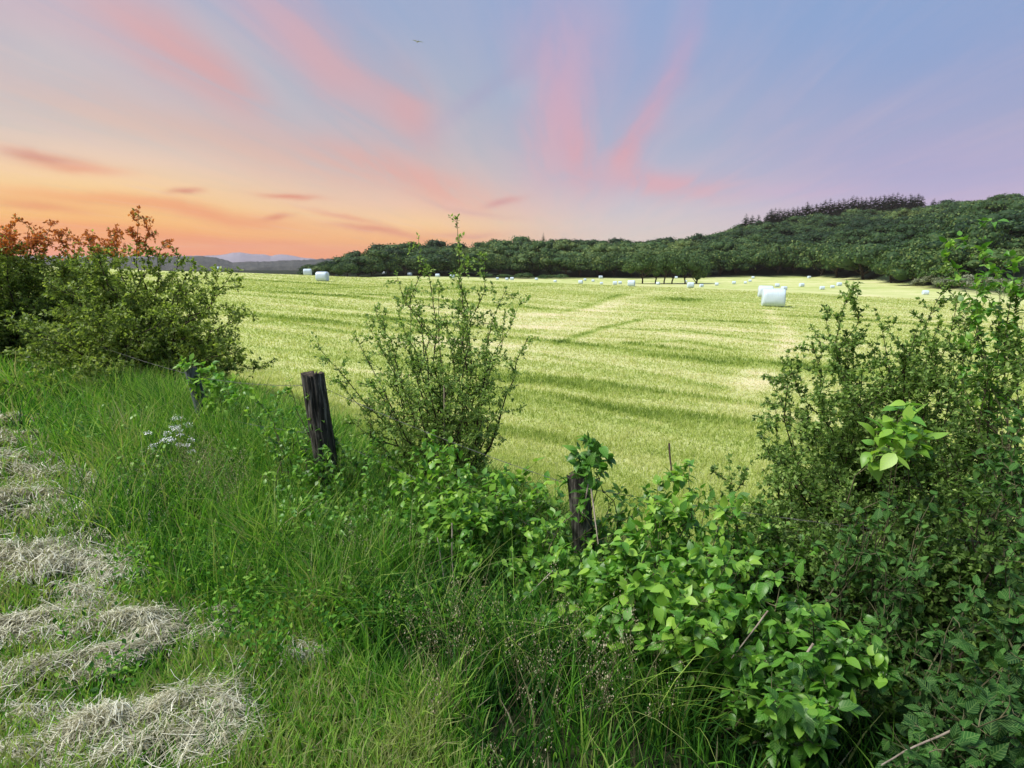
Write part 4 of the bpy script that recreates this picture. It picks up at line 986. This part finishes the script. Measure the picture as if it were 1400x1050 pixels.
def trunk_polys(w, h, seed):
    r_ = np.random.default_rng(seed); out = [(np.array([[0, 0, -.5], [.05, 0, h * .15], [.1, .05, h * .32], [0, .1, h * .6]]), np.array([.032, .026, .022, .008]) * h)]
    for i in range(6):
        a = r_.uniform(0, 2 * pi); z = h * r_.uniform(.2, .4)
        out.append((np.array([[0.06, .03, z], [math.cos(a) * w * .15, math.sin(a) * w * .15, z + h * .12], [math.cos(a) * w * .32, math.sin(a) * w * .32, z + h * .25]]), np.array([.012, .009, .004]) * h))
    return out
# the wood as one mass
var = [crown(100 + i, 1.0, 1.0, 13, .030, 900, .7) for i in range(6)]
xs, ys = [], []
cand_n = 24000
cpx = rng.uniform(425, 1640, cand_n); cy = rng.uniform(100, 760, cand_n)
yb = np.interp(cpx, BP, BD); rr_ = np.interp(cpx, SP, SR)
cx = (cpx - 700) / F * cy / .985
ok = (cy > yb + 10) & (cy < rr_ + 30) & (rng.uniform(0, 1, cand_n) < cy / 760)
cx, cy, cpx = cx[ok], cy[ok], cpx[ok]
sel = []; cell = {}
for i in range(len(cx)):
    g = (int(cx[i] // 10), int(cy[i] // 10)); bad = False
    for a in (-1, 0, 1):
        for b_ in (-1, 0, 1):
            for j in cell.get((g[0] + a, g[1] + b_), ()):
                if (cx[i] - cx[j]) ** 2 + (cy[i] - cy[j]) ** 2 < 100: bad = True
    if not bad: cell.setdefault(g, []).append(i); sel.append(i)
sel = np.array(sel); print('wood trees', len(sel))
VV = []; FF = []; AV = []; b0 = 0
for i in sel:
    V, Fq, v = var[rng.integers(6)]
    k_ = float(np.interp(cpx[i], [425, 530, 1300, 1360], [.4, 1, 1, 1 if cy[i] > 200 else .5])); w = rng.uniform(14, 22) * k_; hh_ = rng.choice([rng.uniform(9.5, 12.5), rng.uniform(11, 14.5), rng.uniform(14, 18)], p=[.35, .5, .15]) * k_; z = float(H(cx[i], cy[i])); a = rng.uniform(0, 2 * pi); c, s_ = math.cos(a), math.sin(a)
    sp_ = float(vnoise(cx[i] * .02, cy[i] * .02, 700)) - .5
    lift_ = 0
    U = np.stack([(V[:, 0] * c - V[:, 1] * s_) * w + cx[i], (V[:, 0] * s_ + V[:, 1] * c) * w + cy[i], V[:, 2] * hh_ * .98 + z + .3], -1)
    VV.append(U.astype(np.float32)); FF.append(Fq + b0); AV.append(np.clip(v + .9 * sp_ + rng.uniform(-.3, .25), 0, 1)); b0 += len(V)
o = mesh_np('woodland', np.concatenate(VV), np.concatenate(FF), M_tree, {'v': np.concatenate(AV)}); tag(o, kind='stuff')
del VV, FF, AV

ORD = 'first second third fourth fifth sixth seventh eighth ninth tenth eleventh twelfth thirteenth fourteenth fifteenth sixteenth seventeenth eighteenth nineteenth twentieth'.split()
ORD += ['twenty-' + q for q in ORD[:9]] + ['thirtieth'] + ['thirty-' + q for q in ORD[:9]] + ['fortieth'] + ['forty-' + q for q in ORD[:9]]
protos = {}
def tree(kind, loc, w, h, label, cat='tree', group=None, name='broadleaf_tree', lm=None):
    if kind not in protos:
        k = kind
        V, Fq, v = crown(500 + k, 1, 1, 16, .030, 2600, .75)
        r = empty(name, loc)
        cr = mesh_np('crown', V, Fq, lm or M_tree, {'v': v}, parent=r); tk = tubes('trunk', trunk_polys(1, 1, k), M_bark, r, 7)
        protos[k] = (r, cr, tk); used = r
    else:
        r0_, cr, tk = protos[kind]; used = r0_.copy(); C.objects.link(used)
        for ch in (cr, tk):
            c2 = ch.copy(); C.objects.link(c2); c2.parent = used
    used.location = loc; used.scale = (w, w, h); used.rotation_euler = (0, 0, rng.uniform(0, 6.28)); tag(used, label, cat, group)
    return used
# front row of the wood, where single crowns show
px = 458; k = 0
while px < 1345:
    d = float(np.interp(px, BP, BD)) + rng.uniform(1, 8)
    big_ = float(np.interp(px, [450, 500, 700, 1000, 1130, 1200, 1260, 1345], [7, 10.5, 13, 15, 19, 17, 14, 12]))
    w = big_ * rng.uniform(.95, 1.25); h = big_ * rng.uniform(.85, 1.05); x = (px - 700) / F * d / .985
    d += w * .5
    tree(k % 5, (x, d, float(H(x, d)) - .2 * h), w, h * 1.12, '%s large tree from the left along the edge of the wood' % ORD[min(k, 48)], group='trees along the edge of the wood')
    k += 1; px += w * .62 / d * F
# clump of trees standing in the field
tz = [(872, 382.5, 11, 10.5, 'leftmost round tree of the clump in the field, with a bare trunk'), (893, 382.5, 10, 10.5, 'second tree from the left in the field clump'),
      (902, 382, 10, 11.5, 'tallest middle tree of the field clump'), (914, 382.5, 10, 10.5, 'fourth tree from the left in the field clump'),
      (930, 382.5, 10, 11, 'fifth tree from the left in the field clump'), (946, 384.0, 9, 11.5, 'rightmost tree of the field clump, with foliage down to the ground')]
for i, (px, py, w, h, lab) in enumerate(tz):
    g = G(px, 385.5, 40, 290); g = np.array([(px - 700) / F * 228 / .985, 228 + 3 * (i % 2), 0]); g[2] = H(g[0], g[1])
    tree(10 + i % 3, g - np.array([0, 0, .09 * h + (.18 * h if i == 5 else 0)]), w * 1.05, h * 1.22, lab, group='clump of trees in the field', lm=M_clump)

# conifers along the crest
def conifer_mesh(seed):
    r_ = np.random.default_rng(seed); V = []; n = 0
    for t_ in np.linspace(.06, 1, 46):
        m = int(6 + 18 * (1 - t_)); rad_ = .22 * (1 - t_) ** .72 * r_.uniform(.75, 1.15) + .012
        for j in range(m):
            a = r_.uniform(0, 2 * pi); d = np.array([math.cos(a), math.sin(a), 0]); s0 = np.array([-d[1], d[0], 0])
            b_ = np.array([0, 0, t_]); L0 = rad_ * r_.uniform(.7, 1.15); dr = -.25 * L0
            V += [b_, b_ + d * L0 * .6 + s0 * L0 * .28 + [0, 0, dr * .5], b_ + d * L0 + [0, 0, dr], b_ + d * L0 * .6 - s0 * L0 * .28 + [0, 0, dr * .5]]; n += 1
    V = np.array(V); return V, np.arange(4 * n).reshape(n, 4), np.repeat(r_.uniform(0, 1, n), 4)
cproto = []
cpx_ = [1004, 1012, 1020, 1031, 1036, 1041, 1047, 1053, 1058, 1064, 1070, 1076, 1082, 1088, 1094, 1099, 1105, 1111, 1117, 1122, 1128, 1134, 1140, 1145, 1151, 1157, 1163, 1169, 1175, 1180, 1186, 1191, 1197, 1203, 1208, 1214, 1219, 1224, 1229, 1245]
for i, px in enumerate(cpx_):
    d = float(np.interp(px, SP, SR)) + rng.uniform(-12, 6); x = (px - 700) / F * d / .985
    base_z = float(H(x, d)); ptop = float(np.interp(px, [1000, 1036, 1080, 1120, 1160, 1200, 1230, 1250], [295, 287, 278, 271, 267, 264, 266, 271])) + rng.uniform(-3, 2.5)
    ztop = EYE + d * kz(px, ptop); h = max(8, ztop - base_z); kk = i % 3
    lab = '%s dark conifer from the left in the row on the hill crest' % ORD[i]
    if kk >= len(cproto):
        V, Fq, v = conifer_mesh(900 + kk); r = empty('conifer_tree', (0, 0, 0))
        cr = mesh_np('crown', V, Fq, M_conif, {'v': v}, parent=r); tk = tubes('trunk', [(np.array([[0, 0, -.02], [0, 0, .95]]), np.array([.014, .002]))], M_bark, r, 5); cproto.append((r, cr, tk)); u_ = r
    else:
        r0_, cr, tk = cproto[kk]; u_ = r0_.copy(); C.objects.link(u_)
        for ch in (cr, tk):
            c2 = ch.copy(); C.objects.link(c2); c2.parent = u_
    u_.location = (x, d, base_z); u_.scale = (h * 1.9, h * 1.9, h); u_.rotation_euler = (0, 0, rng.uniform(0, 6)); tag(u_, lab, 'tree', 'conifers along the hill crest')
# a lone conifer in the middle skyline
for px, ptop, lab in ((741, 317, 'lone pointed conifer above the middle of the wood skyline'),):
    d = 425.; x = (px - 700) / F * d / .985; bz = float(H(x, d)); h = EYE + d * kz(px, ptop) - bz
    r0_, cr, tk = cproto[0]; u_ = r0_.copy(); C.objects.link(u_)
    for ch in (cr, tk):
        c2 = ch.copy(); C.objects.link(c2); c2.parent = u_
    u_.location = (x, d, bz); u_.scale = (h, h, h); tag(u_, lab, 'tree')

# pale shrubs on the right margin of the field, dark shrubs in the middle
sp0 = None
def smallshrub(px, d, w, h, label, mat, group, seed, cat='shrub'):
    V, Fq, v = crown(seed, 1, 1.1, 12, .045, 1500, .8)
    x = (px - 700) / F * d / .985; r = empty('field_shrub', (x, d, float(H(x, d)) - .3)); r.scale = (w, w, h); tag(r, label, cat, group)
    mesh_np('foliage', V - np.array([0, 0, .12]), Fq, mat, {'v': v}, parent=r)
for i, (px, w, h, lab) in enumerate([(1240, 3.2, 2.6, 'leftmost and smallest pale shrub at the foot of the right wood'), (1258, 4.6, 4.2, 'second pale shrub from the left at the foot of the right wood'), (1277, 4.6, 3.2, 'low spreading pale shrub between two rounder ones'),
                                     (1303, 4.6, 3.9, 'dull green grey shrub in the middle of the pale row'), (1329, 4.4, 3.7, 'palest round shrub of the row at the foot of the wood'), (1349, 3.6, 3.2, 'bluish pale shrub partly behind the leafy spray'), (1372, 4, 3.4, 'pale shrub at the right end, hidden behind the leafy spray')]):
    smallshrub(px, float(np.interp(px, BP, BD)) - 13, w * 1.1, h * 1.15, lab, M_shrubpale, 'pale shrubs at the foot of the wood', 800 + i)
for i, (px, w, h, lab) in enumerate([(668, 8, 2.6, 'leftmost low dark shrub before the wood'), (690, 7, 2.8, 'second low dark shrub before the wood'), (716, 8, 3.6, 'tallest greyish dark shrub of the low row before the wood'), (745, 7, 2.6, 'fourth low dark shrub before the wood'), (764, 7, 2.8, 'rightmost low dark shrub before the wood')]):
    smallshrub(px, float(np.interp(px, BP, BD)) - 5, w, h, lab, M_tree, 'dark shrubs before the wood', 820 + i)

#bird in the sky
g = P(571, 57, 45)
bv = np.array([[-.5, 0, .02], [-.28, .09, .05], [-.28, -.07, .05], [-.08, .13, .02], [-.08, -.12, .02], [0, .32, 0], [0, -.34, 0], [.08, .13, .02], [.08, -.12, .02], [.28, .09, .05], [.28, -.07, .05], [.5, 0, .02], [0, 0, .07], [0, 0, -.06]])
bf = np.array([[0, 2, 1], [1, 2, 3], [2, 4, 3], [3, 4, 12], [3, 12, 5], [4, 6, 12], [7, 12, 8], [5, 12, 7], [12, 6, 8], [7, 8, 9], [8, 10, 9], [9, 10, 11], [3, 5, 13], [3, 13, 4], [4, 13, 6], [7, 13, 5], [8, 13, 7], [6, 13, 8]])
o = mesh_np('bird', bv, bf, M_bird, loc=g); tag(o, 'small grey bird gliding high in the blue sky above the hawthorn', 'bird'); o.rotation_euler = (.1, .05, .4)
#@HAZE
# ------------------------------------------------------------------ the evening air
m, t = newmat('air')
pv = t.nodes.new('ShaderNodeVolumePrincipled'); pv.inputs['Color'].default_value = (.95, .85, .76, 1); pv.inputs['Density'].default_value = 8e-5; pv.inputs['Anisotropy'].default_value = .2
o_ = t.nodes.new('ShaderNodeOutputMaterial'); t.links.new(pv.outputs[0], o_.inputs['Volume'])
x0, x1, y0, y1, z0, z1 = -5300., 5300., -5300., 5300., -60., 140.
V = np.array([(x, y, z) for x in (x0, x1) for y in (y0, y1) for z in (z0, z1)])
hz = mesh_np('haze', V, np.array([[0, 1, 3, 2], [4, 6, 7, 5], [0, 4, 5, 1], [2, 3, 7, 6], [0, 2, 6, 4], [1, 5, 7, 3]]), m); tag(hz, kind='stuff')
